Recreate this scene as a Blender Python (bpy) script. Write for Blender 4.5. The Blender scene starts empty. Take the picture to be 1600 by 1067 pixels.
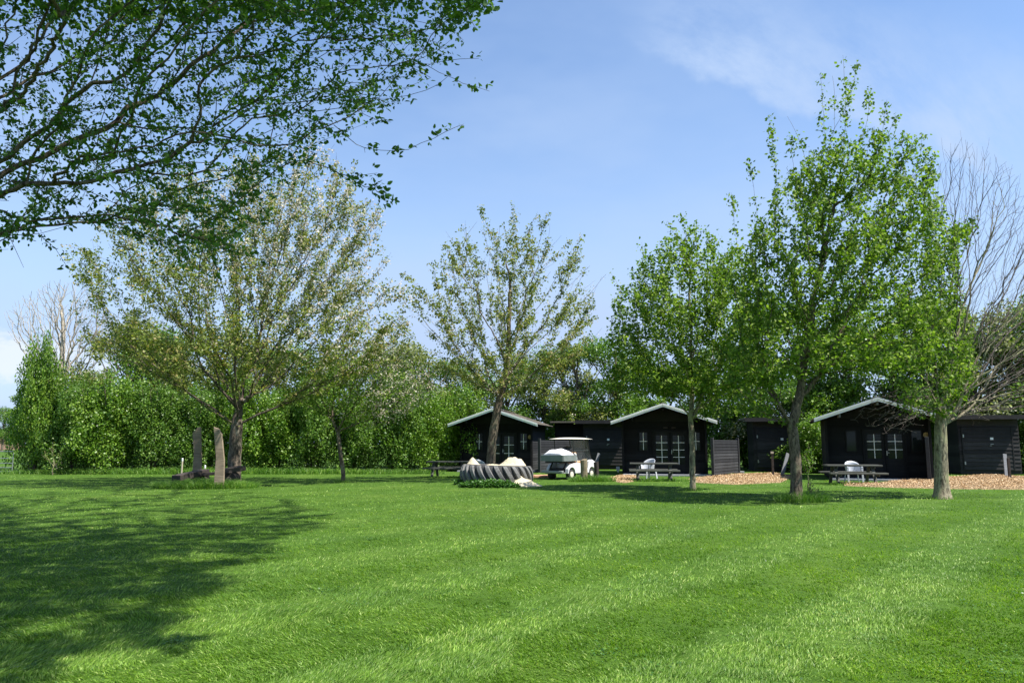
import bpy, math, random
import numpy as np
from mathutils import Vector, Matrix
R = math.radians
sc = bpy.context.scene
COL = sc.collection
rng = np.random.default_rng(7)
random.seed(7)

# ---------------------------------------------------------------- camera
CAMH = 1.6
F = 1170.0
PITCH = math.atan(159.5/F)
cam = bpy.data.cameras.new('camera'); camo = bpy.data.objects.new('camera', cam); COL.objects.link(camo)
cam.sensor_width = 36; cam.lens = F/1600*36; cam.clip_start = .05; cam.clip_end = 6000
camo.location = (0, 0, CAMH); camo.rotation_euler = (R(90)+PITCH, 0, 0)
sc.camera = camo
sc.render.resolution_x = 1024; sc.render.resolution_y = 682

def ray(px, py):
    x = (px-800)/F; z = -(py-533.5)/F; c, s = math.cos(PITCH), math.sin(PITCH)
    return np.array([x, c - z*s, s + z*c])
def G(px, py):
    d = ray(px, py); t = -CAMH/d[2]; return np.array([d[0]*t, d[1]*t, 0.0])
def W(px, py, D):
    d = ray(px, py); t = D/d[1]; return np.array([d[0]*t, D, CAMH + d[2]*t])

# ---------------------------------------------------------------- sky and sun
SUN_EL, SUN_AZ = 60.0, -25.0     # azimuth measured from +X, counter clockwise
wd = bpy.data.worlds.new('World'); sc.world = wd; wd.use_nodes = True
nt = wd.node_tree; N = nt.nodes; L = nt.links; N.clear()
out = N.new('ShaderNodeOutputWorld'); bg = N.new('ShaderNodeBackground')
sky = N.new('ShaderNodeTexSky'); sky.sky_type = 'NISHITA'; sky.sun_disc = False
sky.sun_elevation = R(SUN_EL); sky.sun_rotation = R(90 - SUN_AZ)
sky.air_density = 1.0; sky.dust_density = 0.3; sky.ozone_density = 4.0
tc = N.new('ShaderNodeTexCoord')
def wnoise(scale, rot, sc3, detail=6, rough=.6, lo=.45, hi=.7, dist=0.0):
    mp = N.new('ShaderNodeMapping'); mp.inputs['Rotation'].default_value = rot; mp.inputs['Scale'].default_value = sc3
    L.new(tc.outputs['Generated'], mp.inputs['Vector'])
    nz = N.new('ShaderNodeTexNoise'); nz.inputs['Scale'].default_value = scale; nz.inputs['Detail'].default_value = detail
    nz.inputs['Roughness'].default_value = rough; nz.inputs['Distortion'].default_value = dist
    L.new(mp.outputs[0], nz.inputs['Vector'])
    mr = N.new('ShaderNodeMapRange'); mr.inputs['From Min'].default_value = lo; mr.inputs['From Max'].default_value = hi
    mr.interpolation_type = 'SMOOTHERSTEP'
    L.new(nz.outputs['Fac'], mr.inputs['Value']); return mr.outputs[0]
def wmath(op, a, b=None):
    m = N.new('ShaderNodeMath'); m.operation = op
    for i, v in enumerate((a, b)):
        if v is None: continue
        if isinstance(v, (int, float)): m.inputs[i].default_value = v
        else: L.new(v, m.inputs[i])
    return m.outputs[0]
def wdot(v):
    m = N.new('ShaderNodeVectorMath'); m.operation = 'DOT_PRODUCT'; L.new(tc.outputs['Generated'], m.inputs[0]); m.inputs[1].default_value = v
    return m.outputs['Value']
def wrange(v, a, b, c=0., d=1.):
    m = N.new('ShaderNodeMapRange'); m.interpolation_type = 'SMOOTHSTEP'
    L.new(v, m.inputs['Value']); m.inputs['From Min'].default_value = a; m.inputs['From Max'].default_value = b
    m.inputs['To Min'].default_value = c; m.inputs['To Max'].default_value = d; return m.outputs[0]
# a thin cirrus band : great circle through two sky directions, sharp lower-left edge, feathered upper side
d1 = ray(980, 80); d2 = ray(1560, 275); d1 /= np.linalg.norm(d1); d2 /= np.linalg.norm(d2)
nrm = np.cross(d1, d2); nrm /= np.linalg.norm(nrm)
if nrm[2] < 0: nrm = -nrm
side = wdot(tuple(nrm))
wob = wnoise(9, (0, 0, 0), (1, 1, 1), 4, .6, 0, 1)
side2 = wmath('ADD', side, wmath('MULTIPLY', wmath('SUBTRACT', wob, .5), .05))
along = wdot(tuple((d2-d1)/np.linalg.norm(d2-d1)))
band = wmath('MULTIPLY', wrange(side2, -.006, .012), wrange(side2, .02, .16, 1, 0))
a1 = float(np.dot(d1, (d2-d1)/np.linalg.norm(d2-d1))); a2 = float(np.dot(d2, (d2-d1)/np.linalg.norm(d2-d1)))
band = wmath('MULTIPLY', band, wrange(along, a1-.04, a1+.1))
band = wmath('MULTIPLY', band, wrange(along, a2-.05, a2+.06, 1, 0))
band = wmath('MULTIPLY', band, wnoise(7, (.3, .2, .9), (1, 3.5, 1), 8, .65, .2, .7))
veil = wnoise(1.6, (.2, .5, .4), (1.0, 1.0, 2.6), 5, .55, .35, .8)
veil2 = wnoise(3.2, (.9, .1, 1.4), (1.0, 3.4, 1.4), 9, .62, .42, .85, .4)
sz = N.new('ShaderNodeSeparateXYZ'); L.new(tc.outputs['Generated'], sz.inputs[0])
low = wrange(sz.outputs['Z'], .0, .42, 1, 0)
leftw = wrange(sz.outputs['X'], -.1, .6, 1, .25)
veil = wmath('ADD', wmath('MULTIPLY', wmath('MULTIPLY', veil, leftw), .5), wmath('MULTIPLY', veil2, .08))
veil = wmath('ADD', veil, wmath('MULTIPLY', wrange(sz.outputs['Z'], .0, .5, 1, 0), .84))
tot = wmath('ADD', wmath('MULTIPLY', band, .7), veil)
# small cumulus low on the left
dc = ray(28, 557); dc /= np.linalg.norm(dc)
vs = N.new('ShaderNodeVectorMath'); vs.operation = 'SUBTRACT'; L.new(tc.outputs['Generated'], vs.inputs[0]); vs.inputs[1].default_value = tuple(dc)
vm = N.new('ShaderNodeVectorMath'); vm.operation = 'MULTIPLY'; L.new(vs.outputs[0], vm.inputs[0]); vm.inputs[1].default_value = (12, 12, 40)
vl = N.new('ShaderNodeVectorMath'); vl.operation = 'LENGTH'; L.new(vm.outputs[0], vl.inputs[0])
cum = wmath('SUBTRACT', 1.2, vl.outputs['Value'])
cn = wnoise(22, (0, 0, 0), (1, 1, 2), 6, .6, 0, 1)
cum = wrange(wmath('ADD', cum, wmath('MULTIPLY', wmath('SUBTRACT', cn, .5), 1.6)), .0, .8, 0, .8)
mixa = N.new('ShaderNodeMix'); mixa.data_type = 'RGBA'; L.new(tot, mixa.inputs[0]); L.new(sky.outputs[0], mixa.inputs[6]); mixa.inputs[7].default_value = (2.35, 3.05, 4.3, 1)
mixb = N.new('ShaderNodeMix'); mixb.data_type = 'RGBA'; L.new(cum, mixb.inputs[0]); L.new(mixa.outputs[2], mixb.inputs[6]); mixb.inputs[7].default_value = (3.9, 4.2, 4.7, 1)
L.new(mixb.outputs[2], bg.inputs['Color']); bg.inputs['Strength'].default_value = 0.115
L.new(bg.outputs[0], out.inputs[0])

sl = bpy.data.lights.new('sun', 'SUN'); so = bpy.data.objects.new('sun', sl); COL.objects.link(so)
sl.energy = 4.9; sl.angle = R(.55); sl.color = (1, .955, .88)
sd = Vector((math.cos(R(SUN_AZ))*math.cos(R(SUN_EL)), math.sin(R(SUN_AZ))*math.cos(R(SUN_EL)), math.sin(R(SUN_EL))))
so.rotation_euler = sd.to_track_quat('Z', 'Y').to_euler()
sc.view_settings.view_transform = 'Standard'; sc.view_settings.look = 'None'; sc.view_settings.gamma = 1
sc.view_settings.exposure = 1.02; sc.view_settings.use_curve_mapping = False

# ---------------------------------------------------------------- materials
def new_mat(name):
    m = bpy.data.materials.new(name); m.use_nodes = True; t = m.node_tree; t.nodes.clear()
    o = t.nodes.new('ShaderNodeOutputMaterial'); p = t.nodes.new('ShaderNodeBsdfPrincipled'); t.links.new(p.outputs[0], o.inputs[0])
    return m, t, p, o
def node(t, k, **kw):
    n = t.nodes.new(k)
    for a, v in kw.items(): setattr(n, a, v)
    return n
def ramp(t, fac, stops):
    r = t.nodes.new('ShaderNodeValToRGB'); e = r.color_ramp.elements
    while len(e) < len(stops): e.new(.5)
    for q, (p, c) in zip(e, stops): q.position = p; q.color = (*c, 1)
    if fac is not None: t.links.new(fac, r.inputs[0])
    return r.outputs[0]
def noise(t, scale, detail=4, rough=.6, coord='Object', scl=(1, 1, 1), dist=0.):
    c = t.nodes.new('ShaderNodeTexCoord'); m = t.nodes.new('ShaderNodeMapping'); m.inputs['Scale'].default_value = scl
    if coord == 'Position':
        g = t.nodes.new('ShaderNodeNewGeometry'); t.links.new(g.outputs['Position'], m.inputs[0])
    else: t.links.new(c.outputs[coord], m.inputs[0])
    n = t.nodes.new('ShaderNodeTexNoise'); n.inputs['Scale'].default_value = scale; n.inputs['Detail'].default_value = detail
    n.inputs['Roughness'].default_value = rough; n.inputs['Distortion'].default_value = dist; t.links.new(m.outputs[0], n.inputs['Vector'])
    return n.outputs['Fac']
def bump(t, p, h, strength, distance):
    b = t.nodes.new('ShaderNodeBump'); b.inputs['Strength'].default_value = strength; b.inputs['Distance'].default_value = distance
    t.links.new(h, b.inputs['Height']); t.links.new(b.outputs[0], p.inputs['Normal'])
def mixc(t, f, a, b, mode='MIX'):
    m = t.nodes.new('ShaderNodeMix'); m.data_type = 'RGBA'; m.blend_type = mode
    for i, v in ((0, f), (6, a), (7, b)):
        if isinstance(v, (int, float)): m.inputs[i].default_value = v
        elif isinstance(v, tuple): m.inputs[i].default_value = (*v, 1)
        else: t.links.new(v, m.inputs[i])
    return m.outputs[2]
def simple(name, c1, c2, scale=6, rough=.7, bstr=.3, bdist=.01, scl=(1, 1, 1), spec=.5, metal=0, coord='Object'):
    m, t, p, o = new_mat(name)
    n = noise(t, scale, 5, .65, coord, scl)
    t.links.new(ramp(t, n, [(.3, c1), (.7, c2)]), p.inputs['Base Color'])
    p.inputs['Roughness'].default_value = rough; p.inputs['Specular IOR Level'].default_value = spec; p.inputs['Metallic'].default_value = metal
    if bstr: bump(t, p, noise(t, scale*3, 4, .6, coord, scl), bstr, bdist)
    return m
def leaf_mat(name, stops, trans=.35, rough=.45, spec=.35, tcol=None):
    m, t, p, o = new_mat(name)
    g = t.nodes.new('ShaderNodeNewGeometry')
    c = ramp(t, g.outputs['Random Per Island'], stops)
    big = noise(t, .55, 2, .5, 'Position')
    c = mixc(t, .5, c, ramp(t, big, [(.3, (.75, .8, .7)), (.7, (1.25, 1.15, 1.1))]), 'MULTIPLY')
    t.links.new(c, p.inputs['Base Color']); p.inputs['Roughness'].default_value = rough; p.inputs['Specular IOR Level'].default_value = spec
    tr = t.nodes.new('ShaderNodeBsdfTranslucent')
    t.links.new(mixc(t, 1.0, c, tcol or (1.3, 1.5, .55), 'MULTIPLY'), tr.inputs['Color'])
    ms = t.nodes.new('ShaderNodeMixShader'); ms.inputs[0].default_value = trans
    t.links.new(p.outputs[0], ms.inputs[1]); t.links.new(tr.outputs[0], ms.inputs[2]); t.links.new(ms.outputs[0], o.inputs[0])
    return m
def bark_mat(name, c1, c2, c3, lichen=.5):
    m, t, p, o = new_mat(name)
    n = noise(t, 7, 7, .75, 'Position', (2.2, 2.2, .7), .8)
    n2 = noise(t, 3, 4, .7, 'Position', (1, 1, .6))
    base = ramp(t, n, [(.40, c1), (.5, c2), (.62, tuple(min(1, v*1.9) for v in c2))])
    li = ramp(t, n2, [(lichen, (0, 0, 0)), (lichen+.12, (1, 1, 1))])
    t.links.new(mixc(t, li, base, c3), p.inputs['Base Color']); p.inputs['Roughness'].default_value = .9
    p.inputs['Specular IOR Level'].default_value = .2
    bump(t, p, n, .9, .03)
    return m
M = {}
M['pear_leaf'] = leaf_mat('pear_leaf', [(0, (.06, .12, .016)), (.5, (.13, .225, .028)), (.85, (.22, .32, .05)), (1, (.34, .42, .12))], .38, .55, .22)
M['near_leaf'] = leaf_mat('near_leaf', [(0, (.04, .095, .018)), (.6, (.075, .165, .026)), (1, (.15, .27, .05))], .34, .5, .3)
M['cherry_leaf'] = leaf_mat('cherry_leaf', [(0, (.09, .13, .03)), (.45, (.16, .23, .045)), (.8, (.26, .30, .08)), (1, (.34, .27, .12))], .36, .5, .3, (1.3, 1.3, .6))
M['blossom'] = leaf_mat('blossom', [(0, (.52, .44, .34)), (.5, (.66, .61, .52)), (1, (.78, .76, .70))], .4, .7, .1, (1, .97, .9))
M['hedge_leaf'] = leaf_mat('hedge_leaf', [(0, (.055, .12, .014)), (.5, (.11, .22, .022)), (1, (.23, .35, .05))], .30, .42, .4)
M['hedge_leaf2'] = leaf_mat('hedge_leaf_dark', [(0, (.05, .115, .018)), (.5, (.095, .19, .026)), (1, (.19, .30, .055))], .30, .45, .35)
M['olive_leaf'] = leaf_mat('olive_leaf', [(0, (.085, .125, .03)), (.5, (.16, .20, .05)), (1, (.28, .29, .10))], .33, .5, .3)
M['grey_leaf'] = leaf_mat('grey_leaf', [(0, (.12, .155, .07)), (.5, (.21, .24, .12)), (1, (.44, .45, .34))], .33, .5, .3)
M['bark'] = bark_mat('bark', (.035, .027, .02), (.12, .095, .07), (.20, .19, .12), .56)
M['bark_light'] = bark_mat('bark_light', (.075, .06, .04), (.22, .19, .13), (.30, .29, .16), .50)
M['bark_cherry'] = bark_mat('bark_cherry', (.028, .022, .018), (.10, .08, .06), (.22, .20, .16), .54)
M['bark_bare'] = bark_mat('bark_bare', (.055, .045, .04), (.11, .092, .08), (.15, .14, .11), .6)
M['bark_pale'] = bark_mat('bark_pale', (.20, .17, .13), (.32, .28, .22), (.34, .33, .24), .6)

def ground_mat():
    m, t, p, o = new_mat('lawn_ground')
    a = noise(t, .35, 5, .6, 'Position'); b = noise(t, 14, 5, .7, 'Position'); c = noise(t, 2.2, 3, .6, 'Position')
    base = ramp(t, a, [(.3, (.040, .09, .012)), (.5, (.055, .115, .016)), (.72, (.08, .14, .024))])
    fine = ramp(t, b, [(.3, (.6, .62, .55)), (.7, (1.35, 1.3, 1.25))])
    mid = ramp(t, c, [(.3, (.85, .85, .8)), (.7, (1.15, 1.12, 1.1))])
    x = mixc(t, 1., mixc(t, 1., base, fine, 'MULTIPLY'), mid, 'MULTIPLY')
    t.links.new(x, p.inputs['Base Color']); p.inputs['Roughness'].default_value = .95; p.inputs['Specular IOR Level'].default_value = .1
    bump(t, p, b, .8, .04)
    return m
M['ground'] = ground_mat()
def grass_mat(name, stops, k=1.0):
    m, t, p, o = new_mat(name)
    g = t.nodes.new('ShaderNodeNewGeometry')
    c = ramp(t, g.outputs['Random Per Island'], stops)
    a = noise(t, .55, 4, .6, 'Position'); b = noise(t, 3.0, 3, .6, 'Position')
    c = mixc(t, 1., c, ramp(t, a, [(.32, (.62, .72, .66)), (.5, (1, 1, 1)), (.68, (1.42, 1.3, 1.4))]), 'MULTIPLY')
    c = mixc(t, .8, c, ramp(t, b, [(.3, (.70, .76, .70)), (.7, (1.28, 1.2, 1.25))]), 'MULTIPLY')
    t.links.new(c, p.inputs['Base Color']); p.inputs['Roughness'].default_value = .5; p.inputs['Specular IOR Level'].default_value = .3
    tr = t.nodes.new('ShaderNodeBsdfTranslucent'); t.links.new(mixc(t, 1., c, (1.2, 1.35, .5), 'MULTIPLY'), tr.inputs['Color'])
    ms = t.nodes.new('ShaderNodeMixShader'); ms.inputs[0].default_value = .33
    t.links.new(p.outputs[0], ms.inputs[1]); t.links.new(tr.outputs[0], ms.inputs[2]); t.links.new(ms.outputs[0], o.inputs[0])
    return m
M['grass'] = grass_mat('grass_blades', [(0, (.064, .145, .013)), (.5, (.125, .245, .022)), (.85, (.205, .345, .05)), (1, (.35, .43, .13))])
M['tuft'] = grass_mat('tall_grass', [(0, (.06, .15, .02)), (.6, (.12, .26, .035)), (1, (.26, .38, .09))])
M['weed'] = leaf_mat('weed_leaf', [(0, (.03, .08, .015)), (.6, (.05, .14, .02)), (1, (.10, .22, .04))], .25)

def board_mat(name, c1, c2, rough=.75, spec=.15):
    m, t, p, o = new_mat(name)
    n = noise(t, 2.5, 6, .7, 'Object', (1, 14, 14)); n2 = noise(t, 1.3, 3, .6)
    oi = t.nodes.new('ShaderNodeNewGeometry')
    c = ramp(t, n, [(.3, c1), (.7, c2)])
    c = mixc(t, .8, c, ramp(t, oi.outputs['Random Per Island'], [(0, (.55, .55, .57)), (1, (1.6, 1.58, 1.52))]), 'MULTIPLY')
    c = mixc(t, .6, c, ramp(t, n2, [(.3, (.75, .75, .75)), (.7, (1.3, 1.3, 1.3))]), 'MULTIPLY')
    t.links.new(c, p.inputs['Base Color']); p.inputs['Roughness'].default_value = rough; p.inputs['Specular IOR Level'].default_value = spec
    bump(t, p, n, .35, .004)
    return m
M['black_wood'] = board_mat('black_wood', (.006, .0065, .0075), (.015, .0155, .017))
M['shed_wood'] = board_mat('shed_wood', (.015, .0145, .015), (.040, .038, .039))
M['screen_wood'] = board_mat('screen_wood', (.022, .023, .025), (.042, .044, .049), .7)
M['table_wood'] = board_mat('table_wood', (.035, .037, .033), (.085, .088, .078), .7)
M['old_wood'] = board_mat('old_wood', (.11, .085, .062), (.27, .215, .16), .9, .1)
M['seat_wood'] = board_mat('seat_wood', (.022, .018, .017), (.06, .05, .045), .7)
M['stump_wood'] = board_mat('stump_wood', (.10, .08, .055), (.26, .22, .15), .9, .2)
M['pale_wood'] = board_mat('pale_wood', (.30, .26, .2), (.45, .4, .32), .8, .2)
M['grey_wood'] = board_mat('grey_wood', (.10, .105, .115), (.17, .18, .195), .8, .2)
M['white_paint'] = simple('white_paint', (.84, .85, .86), (.90, .90, .91), 4, .5, .1, .003)
M['muntin'] = simple('muntin_paint', (.72, .73, .68), (.82, .82, .78), 4, .5, 0)
M['cream'] = simple('cream_plastic', (.62, .58, .47), (.70, .67, .56), 3, .45, 0)
M['cart_white'] = simple('cart_white', (.62, .63, .64), (.72, .72, .73), 3, .35, 0)
M['black_plastic'] = simple('black_plastic', (.012, .012, .013), (.025, .025, .026), 8, .6, .1, .002)
M['tan'] = simple('tan_vinyl', (.42, .24, .12), (.52, .31, .17), 6, .55, .1, .003)
M['box_metal'] = simple('box_metal', (.16, .19, .18), (.23, .26, .25), 5, .5, .1, .002, metal=.2)
M['grey_metal'] = simple('grey_metal', (.26, .28, .27), (.38, .40, .39), 8, .4, 0, metal=.6)
M['plastic'] = simple('white_plastic', (.40, .42, .45), (.50, .52, .56), 4, .45, .05, .002)
M['fabric'] = simple('white_sheet', (.70, .71, .76), (.82, .82, .86), 5, .8, .5, .02)
M['stone'] = simple('stone_slab', (.22, .22, .23), (.34, .34, .35), 7, .8, .3, .006)
M['brick'] = simple('brick_paver', (.36, .16, .09), (.55, .32, .2), 5, .9, .3, .01)
M['sand'] = simple('sand', (.46, .39, .26), (.64, .57, .41), 16, .95, .7, .03, coord='Position')
M['rubber'] = simple('old_rubber', (.075, .075, .075), (.19, .188, .18), 9, .75, .5, .01, coord='Position')
M['rubber_dark'] = simple('dark_rubber', (.018, .018, .019), (.035, .035, .036), 9, .8, .3, .01)
M['amber'] = simple('amber_disc', (.22, .15, .05), (.34, .24, .09), 9, .6, 0)
M['paper'] = simple('paper', (.68, .70, .72), (.78, .79, .8), 9, .6, 0)
M['black_metal'] = simple('black_metal', (.01, .01, .011), (.02, .02, .02), 9, .5, 0)
M['petal'] = simple('petal', (.7, .7, .62), (.85, .85, .8), 9, .6, 0)
M['brickwall'] = simple('brick_wall', (.30, .16, .11), (.42, .27, .2), 3, .9, .1, .01)
M['rooftile'] = simple('orange_tiles', (.30, .15, .10), (.40, .24, .18), 3, .9, .1, .01)
def shingle_mat():
    m, t, p, o = new_mat('roof_shingles')
    n = noise(t, 9, 5, .7, 'Object'); g = t.nodes.new('ShaderNodeNewGeometry')
    c = ramp(t, n, [(.3, (.07, .060, .050)), (.7, (.17, .150, .125))])
    c = mixc(t, 1., c, ramp(t, g.outputs['Random Per Island'], [(0, (.6, .6, .6)), (1, (1.35, 1.3, 1.25))]), 'MULTIPLY')
    n2 = noise(t, 1.4, 4, .6)
    c = mixc(t, ramp(t, n2, [(.55, (0, 0, 0)), (.75, (.6, .6, .6))]), c, (.10, .12, .05))
    t.links.new(c, p.inputs['Base Color']); p.inputs['Roughness'].default_value = .92; bump(t, p, n, .5, .01)
    return m
M['shingle'] = shingle_mat()
def chip_mat():
    m, t, p, o = new_mat('wood_chips')
    g = t.nodes.new('ShaderNodeNewGeometry')
    c = ramp(t, g.outputs['Random Per Island'], [(0, (.15, .085, .04)), (.35, (.38, .235, .11)), (.75, (.58, .40, .215)), (1, (.76, .62, .42))])
    t.links.new(c, p.inputs['Base Color']); p.inputs['Roughness'].default_value = .9
    return m
M['chips'] = chip_mat()
M['chipbase'] = simple('chip_mound', (.17, .115, .055), (.42, .30, .16), 30, .95, .9, .04, coord='Position')
def glass_mat(name, tint, alpha):
    m, t, p, o = new_mat(name)
    p.inputs['Base Color'].default_value = (*tint, 1); p.inputs['Roughness'].default_value = .06; p.inputs['Specular IOR Level'].default_value = .25
    p.inputs['Alpha'].default_value = alpha
    return m
M['glass'] = glass_mat('window_glass', (.012, .016, .014), 1.0)
M['clear'] = glass_mat('windscreen_glass', (.25, .28, .28), .25)

# ---------------------------------------------------------------- mesh helpers
def setp(o, label=None, cat=None, group=None, kind=None):
    if label: o['label'] = label
    if cat: o['category'] = cat
    if group: o['group'] = group
    if kind: o['kind'] = kind
    return o
def thing(name, loc, rz=0, label=None, cat=None, group=None):
    o = bpy.data.objects.new(name, None); COL.objects.link(o); o.empty_display_size = .2
    o.location = tuple(float(v) for v in loc); o.rotation_euler = (0, 0, rz); return setp(o, label, cat, group)
def np_mesh(name, V, Fc, mat, parent=None, smooth=False, k=None):
    """V (N,3) ; Fc (M,k) faces all of k corners"""
    me = bpy.data.meshes.new(name); V = np.asarray(V, np.float32); Fc = np.asarray(Fc, np.int32); k = Fc.shape[1]
    me.vertices.add(len(V)); me.vertices.foreach_set('co', V.ravel())
    me.loops.add(Fc.size); me.loops.foreach_set('vertex_index', Fc.ravel())
    me.polygons.add(len(Fc)); me.polygons.foreach_set('loop_start', np.arange(0, Fc.size, k, dtype=np.int32))
    me.polygons.foreach_set('loop_total', np.full(len(Fc), k, np.int32))
    if smooth: me.polygons.foreach_set('use_smooth', np.ones(len(Fc), bool))
    me.update(calc_edges=True); me.validate()
    me.materials.append(mat)
    o = bpy.data.objects.new(name, me); COL.objects.link(o)
    if parent: o.parent = parent
    return o
class MB:
    def __init__(s): s.v = []; s.f = []
    def add(s, V, Fc):
        b = len(s.v); s.v += [tuple(map(float, q)) for q in V]; s.f += [tuple(b+i for i in q) for q in Fc]; return s
    def box(s, c, d, rot=None, taper=1.0):
        """c centre, d full sizes, rot Matrix"""
        V = []
        for z in (-.5, .5):
            k = taper if z > 0 else 1
            for x, y in ((-.5, -.5), (.5, -.5), (.5, .5), (-.5, .5)):
                q = Vector((x*d[0]*k, y*d[1]*k, z*d[2]))
                if rot: q = rot @ q
                V.append(q+Vector(c))
        return s.add(V, [(3, 2, 1, 0), (4, 5, 6, 7), (0, 1, 5, 4), (1, 2, 6, 5), (2, 3, 7, 6), (3, 0, 4, 7)])
    def bar(s, a, b, w, h, up=(0, 0, 1)):
        a = Vector(a); b = Vector(b); x = (b-a); l = x.length; x.normalize(); u = Vector(up)
        y = u.cross(x).normalized(); z = x.cross(y)
        m = Matrix((x, y, z)).transposed()
        return s.box((a+b)/2, (l, w, h), m)
    def tube(s, pts, rad, n=8, caps=True):
        V, Fq = tube_np([np.array(p, float) for p in pts], rad, n)
        s.add(V, Fq)
        if caps:
            b = len(s.v)-len(V); s.f.append(tuple(b+i for i in range(n-1, -1, -1))); s.f.append(tuple(b+len(V)-n+i for i in range(n)))
        return s
    def prism(s, poly, y0, y1):
        """poly in xz, extruded along y"""
        n = len(poly); V = [(x, y0, z) for x, z in poly]+[(x, y1, z) for x, z in poly]
        return s.add(V, [tuple(range(n)), tuple(range(2*n-1, n-1, -1))]+[(i, i+n, (i+1) % n+n, (i+1) % n) for i in range(n)])
    def build(s, name, mat, parent=None, bevel=0, smooth=False):
        me = bpy.data.meshes.new(name); me.from_pydata(s.v, [], s.f); me.validate()
        import bmesh
        bm = bmesh.new(); bm.from_mesh(me)
        if bevel:
            try: bmesh.ops.bevel(bm, geom=bm.edges[:], offset=bevel, segments=1, affect='EDGES', clamp_overlap=True)
            except Exception: pass
        bmesh.ops.recalc_face_normals(bm, faces=bm.faces[:]); bm.to_mesh(me); bm.free()
        if smooth:
            me.polygons.foreach_set('use_smooth', np.ones(len(me.polygons), bool))
        me.materials.append(mat); o = bpy.data.objects.new(name, me); COL.objects.link(o)
        if parent: o.parent = parent
        return o
def tube_np(pts, rad, n):
    P = np.array(pts, float); K = len(P); rad = np.broadcast_to(np.asarray(rad, float), (K,))
    T = np.gradient(P, axis=0); T /= np.linalg.norm(T, axis=1)[:, None]+1e-9
    ref = np.array([1., 0, 0]) if abs(T[0][0]) < .8 else np.array([0, 1., 0])
    u = np.cross(T[0], ref); u /= np.linalg.norm(u); U = []
    for k in range(K):
        u = u-T[k]*np.dot(u, T[k]); u /= np.linalg.norm(u)+1e-9; U.append(u)
    U = np.array(U); Vv = np.cross(T, U); a = np.linspace(0, 2*math.pi, n, endpoint=False)
    V = P[:, None, :]+rad[:, None, None]*(np.cos(a)[None, :, None]*U[:, None, :]+np.sin(a)[None, :, None]*Vv[:, None, :])
    i = np.arange(K-1)[:, None]*n; j = np.arange(n)[None, :]; j2 = (j+1) % n
    Fq = np.stack([i+j, i+j2, i+n+j2, i+n+j], -1).reshape(-1, 4)
    return V.reshape(-1, 3), Fq
def copy_tree(o, parent=None):
    c = o.copy(); COL.objects.link(c); c.parent = parent
    for ch in o.children: copy_tree(ch, c)
    return c

# ---------------------------------------------------------------- plants
def unit(v): return v/(np.linalg.norm(v, axis=-1, keepdims=True)+1e-9)
def leaves_np(P, size, shape='quad', upbias=.5, droop=0., fold=.25, wid=.55, axis=None, r=rng):
    """one leaf at each P; returns V,F"""
    n = len(P); nrm = unit(r.normal(size=(n, 3))+np.array([0, 0, upbias])*1.6)
    a = r.normal(size=(n, 3)) if axis is None else axis+r.normal(size=(n, 3))*.6
    a[:, 2] -= droop; a = unit(a-nrm*np.sum(a*nrm, 1)[:, None]); b = np.cross(nrm, a)
    s = (size*r.uniform(.6, 1.25, n))[:, None]
    if shape == 'quad':
        V = np.stack([P, P+a*s*.5+b*s*wid*.5+nrm*s*fold*.3, P+a*s, P+a*s*.5-b*s*wid*.5+nrm*s*fold*.3], 1)
        Fq = np.arange(n)[:, None]*4+np.array([0, 1, 2, 3]); return V.reshape(-1, 3), Fq
    w = wid*.5
    V = np.stack([P, P+a*s*.35+b*s*w+nrm*s*fold*.5, P+a*s*.75+b*s*w*.75+nrm*s*fold*.35, P+a*s*1.0-nrm*s*.06,
                  P+a*s*.75-b*s*w*.75+nrm*s*fold*.35, P+a*s*.35-b*s*w+nrm*s*fold*.5, P+a*s*.5], 1)
    i = np.arange(n)[:, None]*7
    Fq = np.concatenate([i+np.array([0, 1, 2, 6]), i+np.array([6, 2, 3, 3])[None], i+np.array([0, 6, 4, 5]), i+np.array([6, 3, 4, 4])[None]])
    return V.reshape(-1, 3), Fq
def leaf6_np(P, size, upbias=.4, droop=0., fold=.3, wid=.55, r=rng, axis=None):
    """folded leaf : 6 outline verts, two quads along the midrib"""
    n = len(P); nrm = unit(r.normal(size=(n, 3))+np.array([0, 0, upbias])*1.6)
    a = r.normal(size=(n, 3)) if axis is None else axis+r.normal(size=(n, 3))*.7
    a[:, 2] -= droop; a = unit(a-nrm*np.sum(a*nrm, 1)[:, None]); b = np.cross(nrm, a)
    s = (size*r.uniform(.55, 1.2, n))[:, None]; w = wid*.5
    V = np.stack([P, P+a*s*.35+b*s*w+nrm*s*fold*.4, P+a*s*.78+b*s*w*.62+nrm*s*fold*.3, P+a*s,
                  P+a*s*.78-b*s*w*.62+nrm*s*fold*.3, P+a*s*.35-b*s*w+nrm*s*fold*.4], 1)
    i = np.arange(n)[:, None]*6
    Fq = np.concatenate([i+np.array([0, 1, 2, 3]), i+np.array([0, 3, 4, 5])])
    return V.reshape(-1, 3), Fq
def in_poly(P, poly):
    x, y = P[:, 0], P[:, 1]; inside = np.zeros(len(P), bool); n = len(poly)
    for i in range(n):
        x1, y1 = poly[i]; x2, y2 = poly[(i+1) % n]
        c = ((y1 > y) != (y2 > y)) & (x < (x2-x1)*(y-y1)/((y2-y1) or 1e-9)+x1); inside ^= c
    return inside
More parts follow.
